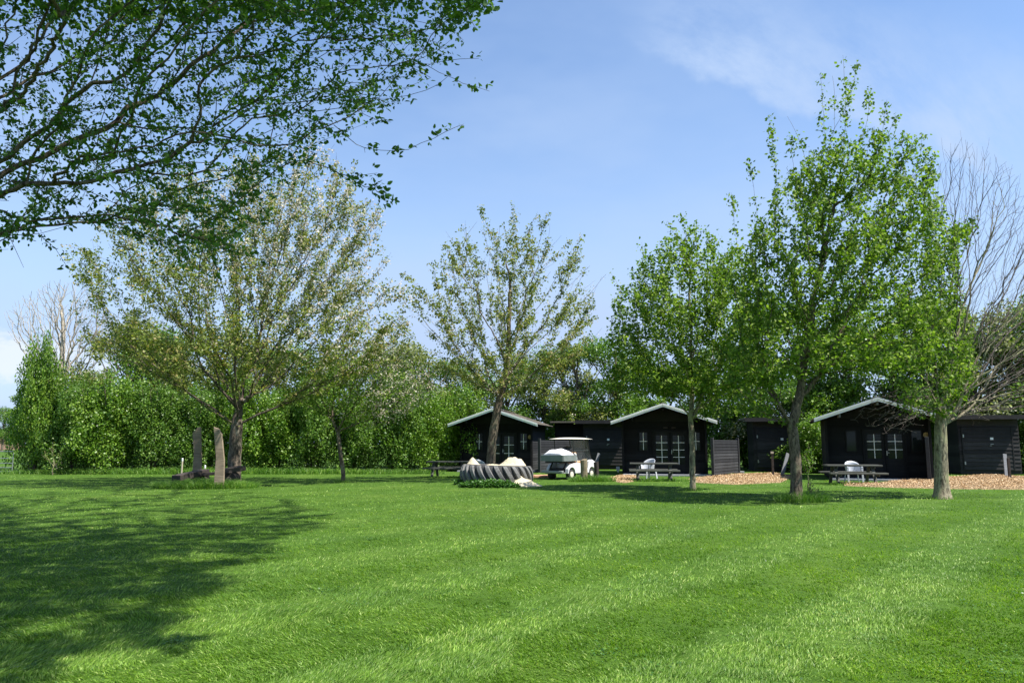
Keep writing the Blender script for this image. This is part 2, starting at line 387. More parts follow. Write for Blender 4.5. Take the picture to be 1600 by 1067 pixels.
def crown_points(poly, D, n, thick=1.0, r=rng, dmin=None, power=.5):
    """points filling the solid whose outline from the front is poly (px) at distance D, round in depth"""
    poly = [tuple(p) for p in poly]; xs = [p[0] for p in poly]; ys = [p[1] for p in poly]; outp = []
    while len(outp) < n:
        q = np.stack([r.uniform(min(xs), max(xs), 4*n), r.uniform(min(ys), max(ys), 4*n)], 1); q = q[in_poly(q, poly)]
        for px, py in q:
            xr = []
            for i in range(len(poly)):
                (x1, y1), (x2, y2) = poly[i], poly[(i+1) % len(poly)]
                if (y1 > py) != (y2 > py): xr.append((x2-x1)*(py-y1)/(y2-y1)+x1)
            c = (min(xr)+max(xr))/2; h = (max(xr)-min(xr))/2+1e-6
            hd = h*math.sqrt(max(0, 1-((px-c)/h)**2))*D/F*thick
            u = r.uniform(-1, 1); u = math.copysign(abs(u)**power if power != .5 else abs(u)**.8, u)
            dd = D+hd*u
            # keep the world x,z of the outline plane: a solid, not a projection fan
            p = W(px, py, D); outp.append((p[0], dd, p[2]))
            if len(outp) >= n: break
    return np.array(outp)
def gapf(P, s, ph=0.):
    x, y, z = (P/s).T
    return (np.sin(x*2.1+ph+1.3*np.sin(z*1.7+y))+np.sin(y*2.3+1.7*ph+1.2*np.sin(x*1.9+z*.7))+np.sin(z*2.6+ph*.6+1.4*np.sin(y*1.3-x)))/3
def thin_out(P, dmin):
    """drop points closer than dmin (grid hash)"""
    keep = []; cell = {}
    for i, p in enumerate(P):
        k = tuple((p//dmin).astype(int)); ok = True
        for dx in (-1, 0, 1):
            for dy in (-1, 0, 1):
                for dz in (-1, 0, 1):
                    for j in cell.get((k[0]+dx, k[1]+dy, k[2]+dz), ()):
                        if np.sum((P[j]-p)**2) < dmin*dmin: ok = False; break
        if ok: cell.setdefault(k, []).append(i); keep.append(i)
    return P[keep]
def grow(P, chain, bf=.6, up=.6, start=0):
    """minimum-cost tree over points P rooted on a preset trunk chain (list of points); start: first chain node that may branch"""
    n0 = len(chain); A = np.concatenate([np.array(chain, float), P]); n = len(A); par = np.full(n, -1); pl = np.zeros(n)
    for i in range(1, n0): par[i] = i-1; pl[i] = pl[i-1]+np.linalg.norm(A[i]-A[i-1])
    best = np.full(n, 1e18); bp = np.full(n, -1); done = np.zeros(n, bool); done[:n0] = True
    def relax(i):
        d = A-A[i]; dist = np.sqrt(np.sum(d*d, 1)); pen = up*np.maximum(0, -d[:, 2])
        c = dist+pen+bf*(pl[i]); m = (c < best) & ~done; best[m] = c[m]; bp[m] = i
    for i in range(start, n0): relax(i)
    for _ in range(n-n0):
        b = np.where(done, 1e19, best); i = int(np.argmin(b)); par[i] = bp[i]; pl[i] = pl[bp[i]]+np.linalg.norm(A[i]-A[bp[i]]); done[i] = True; relax(i)
    kid = [[] for _ in range(n)]
    for i in range(1, n):
        if par[i] >= 0: kid[par[i]].append(i)
    for _ in range(3):
        B = A.copy()
        for i in range(n0, n):
            if kid[i]: B[i] = .5*A[i]+.25*A[par[i]]+.25*A[kid[i]].mean(0)
        A = B
    return A, par
def radii(A, par, r_tip, r_base):
    n = len(A); kids = [[] for _ in range(n)]
    for i in range(1, n):
        if par[i] >= 0: kids[par[i]].append(i)
    order = []; st = [0]
    while st:
        i = st.pop(); order.append(i); st += kids[i]
    tips = np.zeros(n)
    for i in reversed(order): tips[i] = 1 if not kids[i] else sum(tips[k] for k in kids[i])
    e = math.log(max(tips[0], 2))/math.log(r_base/r_tip)
    return r_tip*tips**(1/e), kids, tips
def wood_np(A, kids, rad, jit=.03, trunk_noise=.0, r=rng, nsub=2, flare=0, sel=None):
    """tubes along every chain, following the thickest child"""
    VV = []; FF = []; base = 0; st = [(0, None)]
    while st:
        i, p = st.pop(); ch = [] if p is None else [p]; ch.append(i)
        while kids[i]:
            k = max(kids[i], key=lambda q: rad[q])
            for q in kids[i]:
                if q != k: st.append((q, i))
            ch.append(k); i = k
        if len(ch) < 2: continue
        if sel and not sel(rad[ch].max()): continue
        P = A[ch]; rr = rad[ch].copy()
        if p is not None: rr[0] = min(rad[p]*.8, rr[1]*1.15)
        # Catmull-Rom
        if len(P) > 2 or rr.max() > .02:
            Q = []; q = []; E = np.vstack([2*P[0]-P[1], P, 2*P[-1]-P[-2]])
            ns = nsub if rr.max() > .012 else 1
            if rr.max() > .1: ns = 4
            for s in range(len(P)-1):
                for t in np.arange(ns)/ns:
                    a, b, c, d = E[s], E[s+1], E[s+2], E[s+3]
                    Q.append(.5*((2*b)+(-a+c)*t+(2*a-5*b+4*c-d)*t*t+(-a+3*b-3*c+d)*t**3)); q.append(rr[s]*(1-t)+rr[s+1]*t)
            Q.append(P[-1]); q.append(rr[-1]*.6); P = np.array(Q); rr = np.array(q)
        n = 12 if rr.max() > .1 else 6 if rr.max() > .03 else 4 if rr.max() > .012 else 3
        if jit: 
            J = r.normal(size=P.shape)*np.minimum(jit, .8*rr[:, None]+.004)*np.where(rr[:, None] > .09, .3, 1); J[0] = 0; P = P+J
        V, Fq = tube_np(P, rr, n)
        if n == 12:
            C = np.repeat(P, n, 0); ang = np.tile(np.arange(n), len(P))
            lump = 1+.6*trunk_noise*(np.sin(ang*1.7+C[:, 2]*5+C[:, 0])*.6+np.sin(ang*2.9-C[:, 2]*9)*.5+r.normal(size=len(V))*.35)
            if flare: lump *= 1+flare*np.exp(-np.maximum(C[:, 2], 0)/.18)*(1+.35*np.sin(ang*1.6))
            V = C+(V-C)*lump[:, None]
        VV.append(V); FF.append(Fq+base); base += len(V)
    return np.concatenate(VV), np.concatenate(FF)
def vnoise(q, cell, seed):
    g = np.random.default_rng(seed).random((257, 257)); p = q/cell; i = np.floor(p).astype(int); f = p-i; f = f*f*(3-2*f); i %= 256
    a, b = i[:, 0], i[:, 1]; return (g[a, b]*(1-f[:, 0])+g[a+1, b]*f[:, 0])*(1-f[:, 1])+(g[a, b+1]*(1-f[:, 0])+g[a+1, b+1]*f[:, 0])*f[:, 1]
def cat(L1):
    VV = []; FF = []; b = 0
    for V, Fq in L1: VV.append(V); FF.append(Fq+b); b += len(V)
    return np.concatenate(VV), np.concatenate(FF)
def shoot(A_pts, pts, n):
    pts = np.array(pts); t = np.linspace(0, 1, n); i = np.linspace(0, len(pts)-1, n)
    return np.stack([np.interp(i, np.arange(len(pts)), pts[:, k]) for k in range(3)], 1)
def leaf_sites(A, par, rad, tips, thr, per_m, spread, r=rng, keep=None, gap=None):
    m = (rad < thr) & (par >= 0); idx = np.where(m)[0]
    if keep is not None: idx = idx[keep(A[idx])]
    if gap is not None: idx = idx[gapf(A[idx], gap[0]) > gap[1]]
    a = A[par[idx]]; b = A[idx]; l = np.linalg.norm(b-a, axis=1); cnt = r.poisson(np.maximum(l, .12)*per_m)
    t = r.uniform(0, 1, cnt.sum())[:, None]; aa = np.repeat(a, cnt, 0); bb = np.repeat(b, cnt, 0)
    P = aa*(1-t)+bb*t; dirs = unit(bb-aa); return P+r.normal(size=P.shape)*spread, dirs
def make_tree(name, base, chain, P, rtrunk, label, catg='tree', group=None, bark='bark', leaf='pear_leaf', bf=.6, up=.6, start=1, rtip=.005,
              per_m=30, spread=.05, lsize=.07, thr=.02, clus=1, cspread=.05, blossom=None, wid=.6, upbias=.4, droop=.2, six=False, jit=.03, keep=None, tn=.07, flare=.35, rl=.7, ax=False, gap=None):
    """chain: world points of the trunk"""
    base = np.array(base, float); o = thing(name, base, 0, label, catg, group)
    A, par = grow(P-base, [np.array(c)-base for c in chain], bf, up, start)
    rad, kids, tips = radii(A, par, rtip, rtrunk*rl); n0 = len(chain); rad[:n0] = np.maximum(rad[:n0], np.interp(np.arange(n0), [0, start, n0-1], [rtrunk, rtrunk*.86, rtrunk*.3 if n0-1 > start else rtrunk*.8]))
    V, Fq = wood_np(A, kids, rad, jit, tn, nsub=2, flare=flare)
    np_mesh('trunk', V, Fq, M[bark], o, True)
    if leaf:
        S, dr = leaf_sites(A, par, rad, tips, thr, per_m, spread, keep=(lambda q: keep(q+base)) if keep else None, gap=gap)
        if clus > 1:
            S = np.repeat(S, clus, 0); dr = np.repeat(dr, clus, 0); S = S+rng.normal(size=S.shape)*cspread
        V, Fq = (leaf6_np if six else leaves_np)(S, lsize, upbias=upbias, droop=droop, wid=wid, axis=(dr if ax else None))
        np_mesh('crown', V, Fq, M[leaf], o)
        if blossom:
            frac, size, where = blossom
            S2, _ = leaf_sites(A, par, rad, tips, thr, per_m*frac, spread*1.3, keep=lambda q: where(q+base))
            S2 = np.repeat(S2, 3, 0); S2 = S2+rng.normal(size=S2.shape)*.05
            V, Fq = leaves_np(S2, size, wid=.9, upbias=.2); np_mesh('blossom', V, Fq, M['blossom'], o)
    return o
# ================================================================ ground
def ground():
    V = []; n = 60
    xs = np.concatenate([-np.geomspace(2500, 45, 12), np.linspace(-40, 40, 41), np.geomspace(45, 2500, 12)])
    ys = np.concatenate([[-2500, -300, -40, -10], np.linspace(0, 60, 31), np.geomspace(66, 3000, 12)])
    X, Y = np.meshgrid(xs, ys); Z = np.zeros_like(X)
    V = np.stack([X, Y, Z], -1).reshape(-1, 3); w = len(xs)
    i = (np.arange(len(ys)-1)[:, None]*w+np.arange(w-1)[None]).ravel()
    o = np_mesh('ground', V, np.stack([i, i+1, i+w+1, i+w], 1), M['ground']); setp(o, kind='structure')
ground()

# cabin frames: front ridge points
ROT = R(-9.0)
U2 = np.array([math.cos(ROT), math.sin(ROT), 0]); V2 = np.array([-math.sin(ROT), math.cos(ROT), 0])
CAB = [W(769, 640, 43.0), W(1035.5, 633, 37.8), W(1371, 625, 32.8)]
CAB = [np.array([c[0], c[1], 0]) for c in CAB]
def loc(o, u, v, z=0): return o+U2*u+V2*v+np.array([0, 0, z])

# wood chip patches : (outline in ground pixels)
CHIPS = [[(1100, 746), (1150, 741), (1215, 740), (1238, 745), (1218, 754), (1150, 757), (1085, 754), (1078, 748)],
         [(1315, 754), (1370, 757), (1400, 752), (1470, 747), (1530, 743), (1680, 748), (1700, 762), (1600, 765), (1500, 764), (1400, 762), (1320, 759)],
         [(948, 749), (968, 743), (992, 743), (1000, 750), (975, 755)]]
CHIPW = [[tuple(G(*p)[:2]) for p in c] for c in CHIPS]
def chips():
    for c, h, lab in zip(CHIPW, (.05, .07, .02), ('orange-brown wood chip patch beside the middle cabin', 'long wood chip bed in front of the right cabin and its shed', 'small wood chip patch left of the middle picnic table')):
        c = np.array(c); lo, hi = c.min(0), c.max(0)
        # mound: grid clipped to the outline
        nx = int((hi[0]-lo[0])/.12)+2; ny = int((hi[1]-lo[1])/.12)+2
        X, Y = np.meshgrid(np.linspace(lo[0], hi[0], nx), np.linspace(lo[1], hi[1], ny)); q = np.stack([X.ravel(), Y.ravel()], 1)
        ins = in_poly(q, [tuple(v) for v in c])
        d = np.full(len(q), 9.)
        for i in range(len(c)):
            a, b = c[i], c[(i+1) % len(c)]; ab = b-a; t = np.clip(((q-a)@ab)/(ab@ab), 0, 1); d = np.minimum(d, np.linalg.norm(q-a-t[:, None]*ab, axis=1))
        z = np.where(ins, h*(1-np.exp(-d/.5))*(1+.6*np.sin(q[:, 0]*2.1+1)*np.sin(q[:, 1]*1.7))+.02+rng.normal(size=len(q))*.012, -.06*np.minimum(d, 1)-.02)
        V = np.column_stack([q, z]); i = (np.arange(ny-1)[:, None]*nx+np.arange(nx-1)[None]).ravel()
        Fq = np.stack([i, i+1, i+nx+1, i+nx], 1)
        Fq = Fq[ins[Fq].any(1)]
        n = int(ins.sum()*9); sel = rng.choice(np.where(ins)[0], n); P = V[sel]+rng.normal(size=(n, 3))*[.07, .07, .008]+[0, 0, .012]
        Vc, Fc = leaves_np(P, .055, wid=.5, upbias=1.2, fold=.1)
        o = np_mesh('wood_chips', *cat([(V, Fq), (Vc, Fc)]), M['chipbase']); o.data.materials.append(M['chips'])
        mi = np.zeros(len(o.data.polygons), np.int32); mi[len(Fq):] = 1; o.data.polygons.foreach_set('material_index', mi)
        setp(o, lab, 'wood chips', kind='stuff')
chips()

def grass():
    n = 560000; px = rng.uniform(-480, 2080, n); py = 714+(1230-714)*rng.uniform(0, 1, n)**.92
    cz = -(py-533.5)/F; dz = math.sin(PITCH)+cz*math.cos(PITCH); dy = math.cos(PITCH)-cz*math.sin(PITCH); dx = (px-800)/F
    t = -CAMH/dz; X = dx*t; Y = dy*t; ok = (dz < 0) & (Y < 44)
    X, Y = X[ok], Y[ok]; X = X+rng.normal(size=len(X))*.02
    q = np.stack([X, Y], 1); m = np.ones(len(q), bool)
    for c in CHIPW: m &= ~in_poly(q, c)
    for c in CAB:   # keep off the cabin floors
        r_ = q-c[:2]; u = r_@U2[:2]; v = r_@V2[:2]; m &= ~((abs(u) < 2.8) & (v > .3) & (v < 7))
    q = q[m]; n = len(q); Y = q[:, 1]
    # clumpy height field
    cl = .55*vnoise(q, .16, 1)+.45*vnoise(q, .7, 2); bare = vnoise(q, .35, 3)*.6+vnoise(q, .09, 4)*.4
    h = (.011+.025*cl)*np.where(bare < .27, .45, 1)*rng.uniform(.6, 1.5, n)*(1+Y/55); w = .0038*(1+Y/7.0)*rng.uniform(.7, 1.3, n)
    # mowing stripes : blades lean alternately to and fro along bands 1.5 m wide
    sdir = np.array([.62, .78]); cross = np.array([.78, -.62]); s = np.sin((q@cross)*2*math.pi/2.1+3.0*vnoise(q, 6., 5))
    lean = sdir[None]*np.tanh(s*2.5)[:, None]*.75+.75*np.stack([vnoise(q, .22, 6)-.5, vnoise(q, .22, 7)-.5], 1)+rng.normal(size=(n, 2))*.36
    a = rng.uniform(0, 2*math.pi, n); b = np.stack([np.cos(a), np.sin(a), np.zeros(n)], 1)*w[:, None]*.5
    P = np.column_stack([q, np.zeros(n)-.004]); L3 = np.column_stack([lean, np.ones(n)])*h[:, None]
    mid = P+L3*.55+np.column_stack([np.zeros((n, 2)), h*.06]); tip = P+L3+np.column_stack([lean*h[:, None]*.5, -h*.12])
    V = np.stack([P-b, P+b, mid+b*.75, tip, mid-b*.75], 1).reshape(-1, 3); i = np.arange(n)[:, None]*5
    Fq = np.concatenate([i+np.array([0, 1, 2, 4]), i+np.array([4, 2, 3, 3])])
    me_v = V; F4 = i+np.array([0, 1, 2, 4]); F3 = i+np.array([4, 2, 3])
    me = bpy.data.meshes.new('grass'); me.vertices.add(len(V)); me.vertices.foreach_set('co', V.astype(np.float32).ravel())
    lv = np.concatenate([F4.ravel(), F3.ravel()]).astype(np.int32); me.loops.add(len(lv)); me.loops.foreach_set('vertex_index', lv)
    me.polygons.add(2*n); me.polygons.foreach_set('loop_start', np.concatenate([np.arange(n)*4, 4*n+np.arange(n)*3]).astype(np.int32))
    me.polygons.foreach_set('loop_total', np.concatenate([np.full(n, 4), np.full(n, 3)]).astype(np.int32)); me.update(calc_edges=True)
    me.materials.append(M['grass']); o = bpy.data.objects.new('grass', me); COL.objects.link(o)
    setp(o, 'short mown green lawn covering the whole open ground', 'grass', kind='stuff')
grass()
def clover():
    pts = []
    for _ in range(260):
        D = 4.4+16*rng.random()**1.3; x = rng.uniform(-.85, .85)*D; n = int(rng.uniform(12, 60)); s = rng.uniform(.05, .22)
        pts.append(np.column_stack([rng.normal(size=n)*s+x, rng.normal(size=n)*s+D, rng.uniform(.008, .032, n)]))
    P = np.concatenate(pts); V, Fq = leaves_np(P, .022, wid=.95, upbias=2.2, fold=.1); o = np_mesh('lawn_weeds', V, Fq, M['weed'])
    setp(o, 'scattered small patches of clover and broad leaved weeds in the lawn', 'lawn weeds', kind='stuff')
clover()
def tuft(x, y, rx, ry, n, h, label, mat='tuft', name='grass_tuft', w=.008):
    a = rng.uniform(0, 2*math.pi, n); r_ = np.sqrt(rng.uniform(0, 1, n)); X = r_*np.cos(a)*rx; Y = r_*np.sin(a)*ry
    hh = h*rng.uniform(.4, 1.1, n)*(1-.45*r_); lean = np.stack([np.cos(a), np.sin(a)], 1)*(.25*r_)[:, None]+rng.normal(size=(n, 2))*.28
    P = np.column_stack([X, Y, np.zeros(n)-.01]); a2 = rng.uniform(0, 6.28, n); b = np.stack([np.cos(a2), np.sin(a2), 0*a2], 1)*(w*.5)
    L3 = np.column_stack([lean, np.ones(n)])*hh[:, None]; mid = P+L3*.6; tip = P+L3+np.column_stack([lean*hh[:, None]*.9, -hh*.15])
    V = np.stack([P-b, P+b, mid+b*.8, mid-b*.8, tip], 1).reshape(-1, 3); i = np.arange(n)[:, None]*5
    Fq = np.concatenate([i+np.array([0, 1, 2, 3])]); 
    F3 = i+np.array([3, 2, 4]); me = bpy.data.meshes.new(name)
    me.vertices.add(len(V)); me.vertices.foreach_set('co', V.astype(np.float32).ravel()); lv = np.concatenate([Fq.ravel(), F3.ravel()]).astype(np.int32)
    me.loops.add(len(lv)); me.loops.foreach_set('vertex_index', lv); me.polygons.add(2*n)
    me.polygons.foreach_set('loop_start', np.concatenate([np.arange(n)*4, 4*n+np.arange(n)*3]).astype(np.int32))
    me.polygons.foreach_set('loop_total', np.concatenate([np.full(n, 4), np.full(n, 3)]).astype(np.int32)); me.update(calc_edges=True); me.materials.append(M[mat])
    o = bpy.data.objects.new(name, me); COL.objects.link(o); o.location = (x, y, 0); return setp(o, label, 'tall grass', kind='stuff')

# ================================================================ cabins
def boards(mb, x0, x1, y, z0, z1, step=.14, th=.02, axis='x', flip=1):
    """horizontal weatherboards on a wall facing -y (axis x) or +x (axis y)"""
    z = z0
    while z < z1-.01:
        h = min(step, z1-z)
        if axis == 'x':
            V = [(x0, y, z), (x1, y, z), (x1, y, z+h), (x0, y, z+h), (x0, y-th*1.5*flip, z), (x1, y-th*1.5*flip, z), (x1, y-th*.5*flip, z+h), (x0, y-th*.5*flip, z+h)]
        else:
            V = [(y, x0, z), (y, x1, z), (y, x1, z+h), (y, x0, z+h), (y+th*1.5*flip, x0, z), (y+th*1.5*flip, x1, z), (y+th*.5*flip, x1, z+h), (y+th*.5*flip, x0, z+h)]
        mb.add(V, [(0, 1, 2, 3), (4, 7, 6, 5), (0, 4, 5, 1), (3, 2, 6, 7), (0, 3, 7, 4), (1, 5, 6, 2)]); z += h
HW = 2.62; EZ = 2.62; PZ = 3.50; PORCH = 1.3; WU = 2.12; BACK = 6.2
def roof_z(u): return PZ-(PZ-EZ)*abs(u)/HW
def make_cabin(origin, label, kind):
    c = thing('cabin', origin, R((-11, -12, -20)[kind]), label, 'cabin', 'three black garden cabins in a row')
    # walls: front wall at v=PORCH, sides, back; top follows the roof
    w = MB(); zt = roof_z(WU)-.02
    w.add([(-WU, PORCH, .08), (WU, PORCH, .08), (WU, PORCH, zt), (0, PORCH, PZ-.04), (-WU, PORCH, zt),
           (-WU, BACK, .08), (WU, BACK, .08), (WU, BACK, zt), (0, BACK, PZ-.04), (-WU, BACK, zt)],
          [(0, 1, 2, 3, 4), (9, 8, 7, 6, 5), (0, 5, 6, 1), (0, 4, 9, 5), (1, 6, 7, 2)])
    w.build('wall', M['black_wood'], c)
    f = MB(); boards(f, -WU, WU, PORCH, .09, zt-.02)
    z = zt-.02
    while z < PZ-.12:
        hw = (PZ-.06-z-.14)/(PZ-EZ)*HW; 
        if hw < .1: break
        f.box((0, PORCH-.015, z+.07), (2*hw, .03, .13)); z += .14
    f.build('front_cladding', M['black_wood'], c)
    s = MB(); boards(s, PORCH, BACK, WU, .09, zt-.02, axis='y'); s.build('side_cladding', M['screen_wood'] if kind == 0 else M['black_wood'], c)
    # log-style crossing wall ends framing the porch
    for sx in (-1, 1):
        p = MB(); p.box((sx*(WU-.02), PORCH-.16, (zt+.08)/2), (.10, .26, zt-.10)); p.build('corner_post', M['black_wood'], c)
    # roof: two slopes with shingle courses
    for sx in (-1, 1):
        r_ = MB(); n = 9; y0 = 0; y1 = BACK+.35; th = .06
        for k in range(n):
            u0 = HW*(1-k/n); u1 = HW*(1-(k+1)/n)
            z0 = roof_z(u0)+.075; z1 = roof_z(u1)+.075; yy = y0
            while yy < y1-.01:
                l = min(.62+.06*random.random(), y1-yy); dz = random.uniform(0, .008)
                V = [(sx*(u0+.05), yy, z0+dz+.018), (sx*(u0+.05), yy+l-.012, z0+dz+.018), (sx*u1, yy+l-.012, z1+dz), (sx*u1, yy, z1+dz)]
                V += [(a, b, q-.035) for a, b, q in V]
                r_.add(V, [(0, 1, 2, 3), (7, 6, 5, 4), (0, 4, 5, 1), (1, 5, 6, 2), (2, 6, 7, 3), (3, 7, 4, 0)]); yy += l
        d = MB(); d.add([(sx*HW, y0+.03, EZ), (sx*HW, y1, EZ), (0, y1, PZ), (0, y0+.03, PZ), (sx*HW, y0+.03, EZ+.05), (sx*HW, y1, EZ+.05), (0, y1, PZ+.05), (0, y0+.03, PZ+.05)],
              [(0, 1, 2, 3), (7, 6, 5, 4), (0, 4, 5, 1), (1, 5, 6, 2), (2, 6, 7, 3), (3, 7, 4, 0)])
        ro = d.build('roof', M['black_wood'], c); r_.build('shingles', M['shingle'], ro)
        # white barge board in two steps
        bb = MB()
        for dy, z0, z1 in ((-.03, -.06, .055), (-.055, .035, .115)):
            bb.add([(sx*HW, dy, EZ+z0), (0.003*sx, dy, PZ+z0), (0.003*sx, dy, PZ+z1), (sx*HW, dy, EZ+z1), (sx*HW, dy+.027, EZ+z0), (0.003*sx, dy+.027, PZ+z0), (0.003*sx, dy+.027, PZ+z1), (sx*HW, dy+.027, EZ+z1)],
                   [(0, 1, 2, 3), (7, 6, 5, 4), (0, 4, 5, 1), (1, 5, 6, 2), (2, 6, 7, 3), (3, 7, 4, 0)])
        bb.build('barge_board', M['white_paint'], c)
    rc = MB(); rc.box((0, (BACK+.35)/2, PZ+.115), (.26, BACK+.3, .03)); rc.build('ridge_cap', M['shingle'], c)
    for u in ((-1.55, 0, 1.55)):
        p = MB(); z = roof_z(u)-.14; p.box((u, PORCH/2+.05, z), (.08, PORCH, .14)); p.build('rafter_beam', M['black_wood'] if kind != 2 else M['grey_wood'], c)
    # doors
    yf = PORCH-.035
    for k, u in enumerate((-.12, .73)):
        d = MB()
        gz0, gz1 = ((.55, 2.02), (.55, 2.02), (.95, 2.02))[kind]
        for a in ((u, .30, .8, .46) if False else ()): pass
        # leaf frame around the glass
        hw = .40; gw = .29
        d.box((u-hw+(hw-gw)/2, yf, 1.14), (hw-gw, .05, 2.06)); d.box((u+hw-(hw-gw)/2, yf, 1.14), (hw-gw, .05, 2.06))
        d.box((u, yf, (.11+gz0)/2), (2*gw, .05, gz0-.11)); d.box((u, yf, (gz1+2.17)/2), (2*gw, .05, 2.17-gz1))
        dd = d.build('door', M['black_wood'], c)
        g = MB(); g.box((u, yf+.012, (gz0+gz1)/2), (2*gw+.02, .008, gz1-gz0+.02)); g.build('glass', M['glass'], dd)
        m = MB(); m.box((u, yf-.028, (gz0+gz1)/2), (.030, .012, gz1-gz0))
        rows = (2, 3, 2)[kind]
        for r_ in range(rows): m.box((u, yf-.022, gz0+(gz1-gz0)*(r_+1)/(rows+1) if kind != 2 else gz0+(gz1-gz0)*(.36+.34*r_)), (2*gw, .012, .026))
        m.build('glazing_bars', M['muntin'], dd)
        if k == 1:
            h = MB(); h.box((u-hw+.045, yf-.03, 1.18), (.035, .015, .2)); h.box((u-hw+.09, yf-.05, 1.2), (.11, .02, .02)); h.build('handle', M['grey_metal'], dd)
    fr = MB(); fr.box((-.555, yf-.01, 1.15), (.06, .06, 2.1)); fr.box((1.165, yf-.01, 1.15), (.06, .06, 2.1)); fr.box((.305, yf-.01, 2.21), (1.78, .06, .07)); fr.build('door_frame', M['black_wood'], c)
    for u in (-1.05, 1.6):
        a = MB(); 
        for sx in (-1, 1): a.box((u+sx*.215, yf, 1.72), (.05, .06, .98))
        a.box((u, yf, 2.19), (.38, .06, .05)); a.box((u, yf, 1.25), (.38, .06, .05))
        fo = a.build('window', M['black_wood'], c)
        g = MB(); g.box((u, yf+.01, 1.72), (.38, .008, .89)); g.build('pane', M['glass'], fo)
        if kind != 2:
            m = MB(); m.box((u, yf-.02, 1.72), (.028, .012, .89)); m.box((u, yf-.014, 1.72), (.38, .012, .026)); m.build('glazing_bars', M['muntin'], fo)
    if kind != 1:
        l = MB(); l.tube([(1.98, PORCH-.08, 1.98), (1.98, PORCH-.03, 1.98)], .12, 16)
        l.build('round_lamp', M['amber'], c)
    if kind == 1:
        for u in (.1, .5):
            l = MB(); l.box((u, PORCH-.05, 2.42), (.22, .06, .06)); l.build('name_plate', M['seat_wood'], c)
    dk = MB(); dk.box((.2, .62, .03), (4.5, 1.25, .10)); dk.build('step_slab', M['stone'], c, .01)
    return c
for k, lab in enumerate(('left black cabin with white barge boards behind the golf cart and the leaning tree', 'middle black cabin with two fully glazed doors behind the slim tree trunk', 'right black cabin behind bare drooping twigs, its doors glazed only in the upper half')):
    make_cabin(CAB[k], lab, k)

def fence_screen(p, L_, rz, label):
    t = thing('wooden_screen', p*[1, 1, 0], R(rz), label, 'screen', 'low board screens beside the cabins')
    b = MB(); boards(b, .08, L_-.08, .0, .08, 1.78, .15, axis='y'); b.box((-.012, L_/2, .93), (.022, L_-.16, 1.7)); b.build('board_panel', M['screen_wood'], t)
    for y in (0, L_):
        p = MB(); p.box((0, y, .93), (.14, .12, 1.92)); p.build('post', M['screen_wood'], t, .006)
    return t
s1 = fence_screen(W(843, 700, 42.2), 5.2, -33, 'grey board screen right of the left cabin, behind the golf cart')
s2 = fence_screen(W(1113, 700, 37.2), 4.0, -34, 'grey board screen right of the middle cabin with a pale stick leaning on it')
s3 = fence_screen(W(1449, 700, 31.9), 2.6, -30, 'narrow grey board screen beside the right cabin, mostly behind a trunk')

SW = 2.9
def make_shed(corner, label, k):
    t = thing('shed', corner, ROT, label, 'shed', 'flat-roofed black sheds between the cabins')
    b = MB(); b.box((SW/2, 1.1, 1.5), (SW, 2.16, 2.9)); b.build('wall', M['shed_wood'], t)
    f = MB(); boards(f, 0, SW, .018, .22, 2.50, .205, .028); f.build('cladding', M['shed_wood'], t)
    for x_, f_ in ((SW, 1), (0, -1)): s = MB(); boards(s, .02, 2.2, x_, .1, 2.9, .205, .02, 'y', f_); s.build('side_cladding', M['shed_wood'], t)
    d = MB(); boards(d, .16, SW-.35, -.028, .26, 2.46, .205, .026)
    for x in (.16, SW-.35): d.box((x, -.05, 1.36), (.05, .05, 2.2))
    dd = d.build('door', M['shed_wood'], t)
    for z in (.6, 2.0): h = MB(); h.box((.2, -.09, z), (.06, .015, .16)); h.build('hinge', M['grey_metal'], dd)
    h = MB(); h.box((1.55, -.10, 1.58), (.14, .03, .03)); h.box((1.5, -.08, 1.50), (.1, .02, .02)); h.build('latch', M['grey_metal'], dd)
    p = MB(); p.box((1.56, -.085, 1.86), (.15, .012, .12)); p.build('notice', M['paper'], dd)
    if k == 0:
        e = MB(); e.box((-.95, 1.45, 1.5), (1.86, 1.5, 2.9)); boards(e, -1.88, -.02, .69, .1, 2.9, .205, .02); e.build('side_wall', M['black_wood'], t)
        e = MB(); e.box((-1.15, 1.2, 2.98), (1.95, 2.3, .10)); e.build('side_roof', M['shingle'], t)
    r_ = MB(); r_.box((SW/2-.12, .95, 3.02), (SW+.75, 2.9, .10)); ro = r_.build('roof', M['shingle'], t)
    fa = MB(); fa.box((SW/2-.12, -.52, 2.96), (SW+.79, .03, .22)); fa.build('fascia', M['shed_wood'], ro)
    return t
SC = [G(912, 730), G(1178, 736), W(1499, 700, 39.6)]
SC[0] = W(912, 700, 48.0); SC[1] = W(1178, 700, 43.6)
for k, lab in enumerate(('black board shed right of the left cabin, behind the golf cart', 'black board shed right of the middle cabin, partly behind the biggest trunk', 'black board shed at the far right standing over the wood chips')):
    q = SC[k].copy(); q[2] = 0; make_shed(q, lab, k)

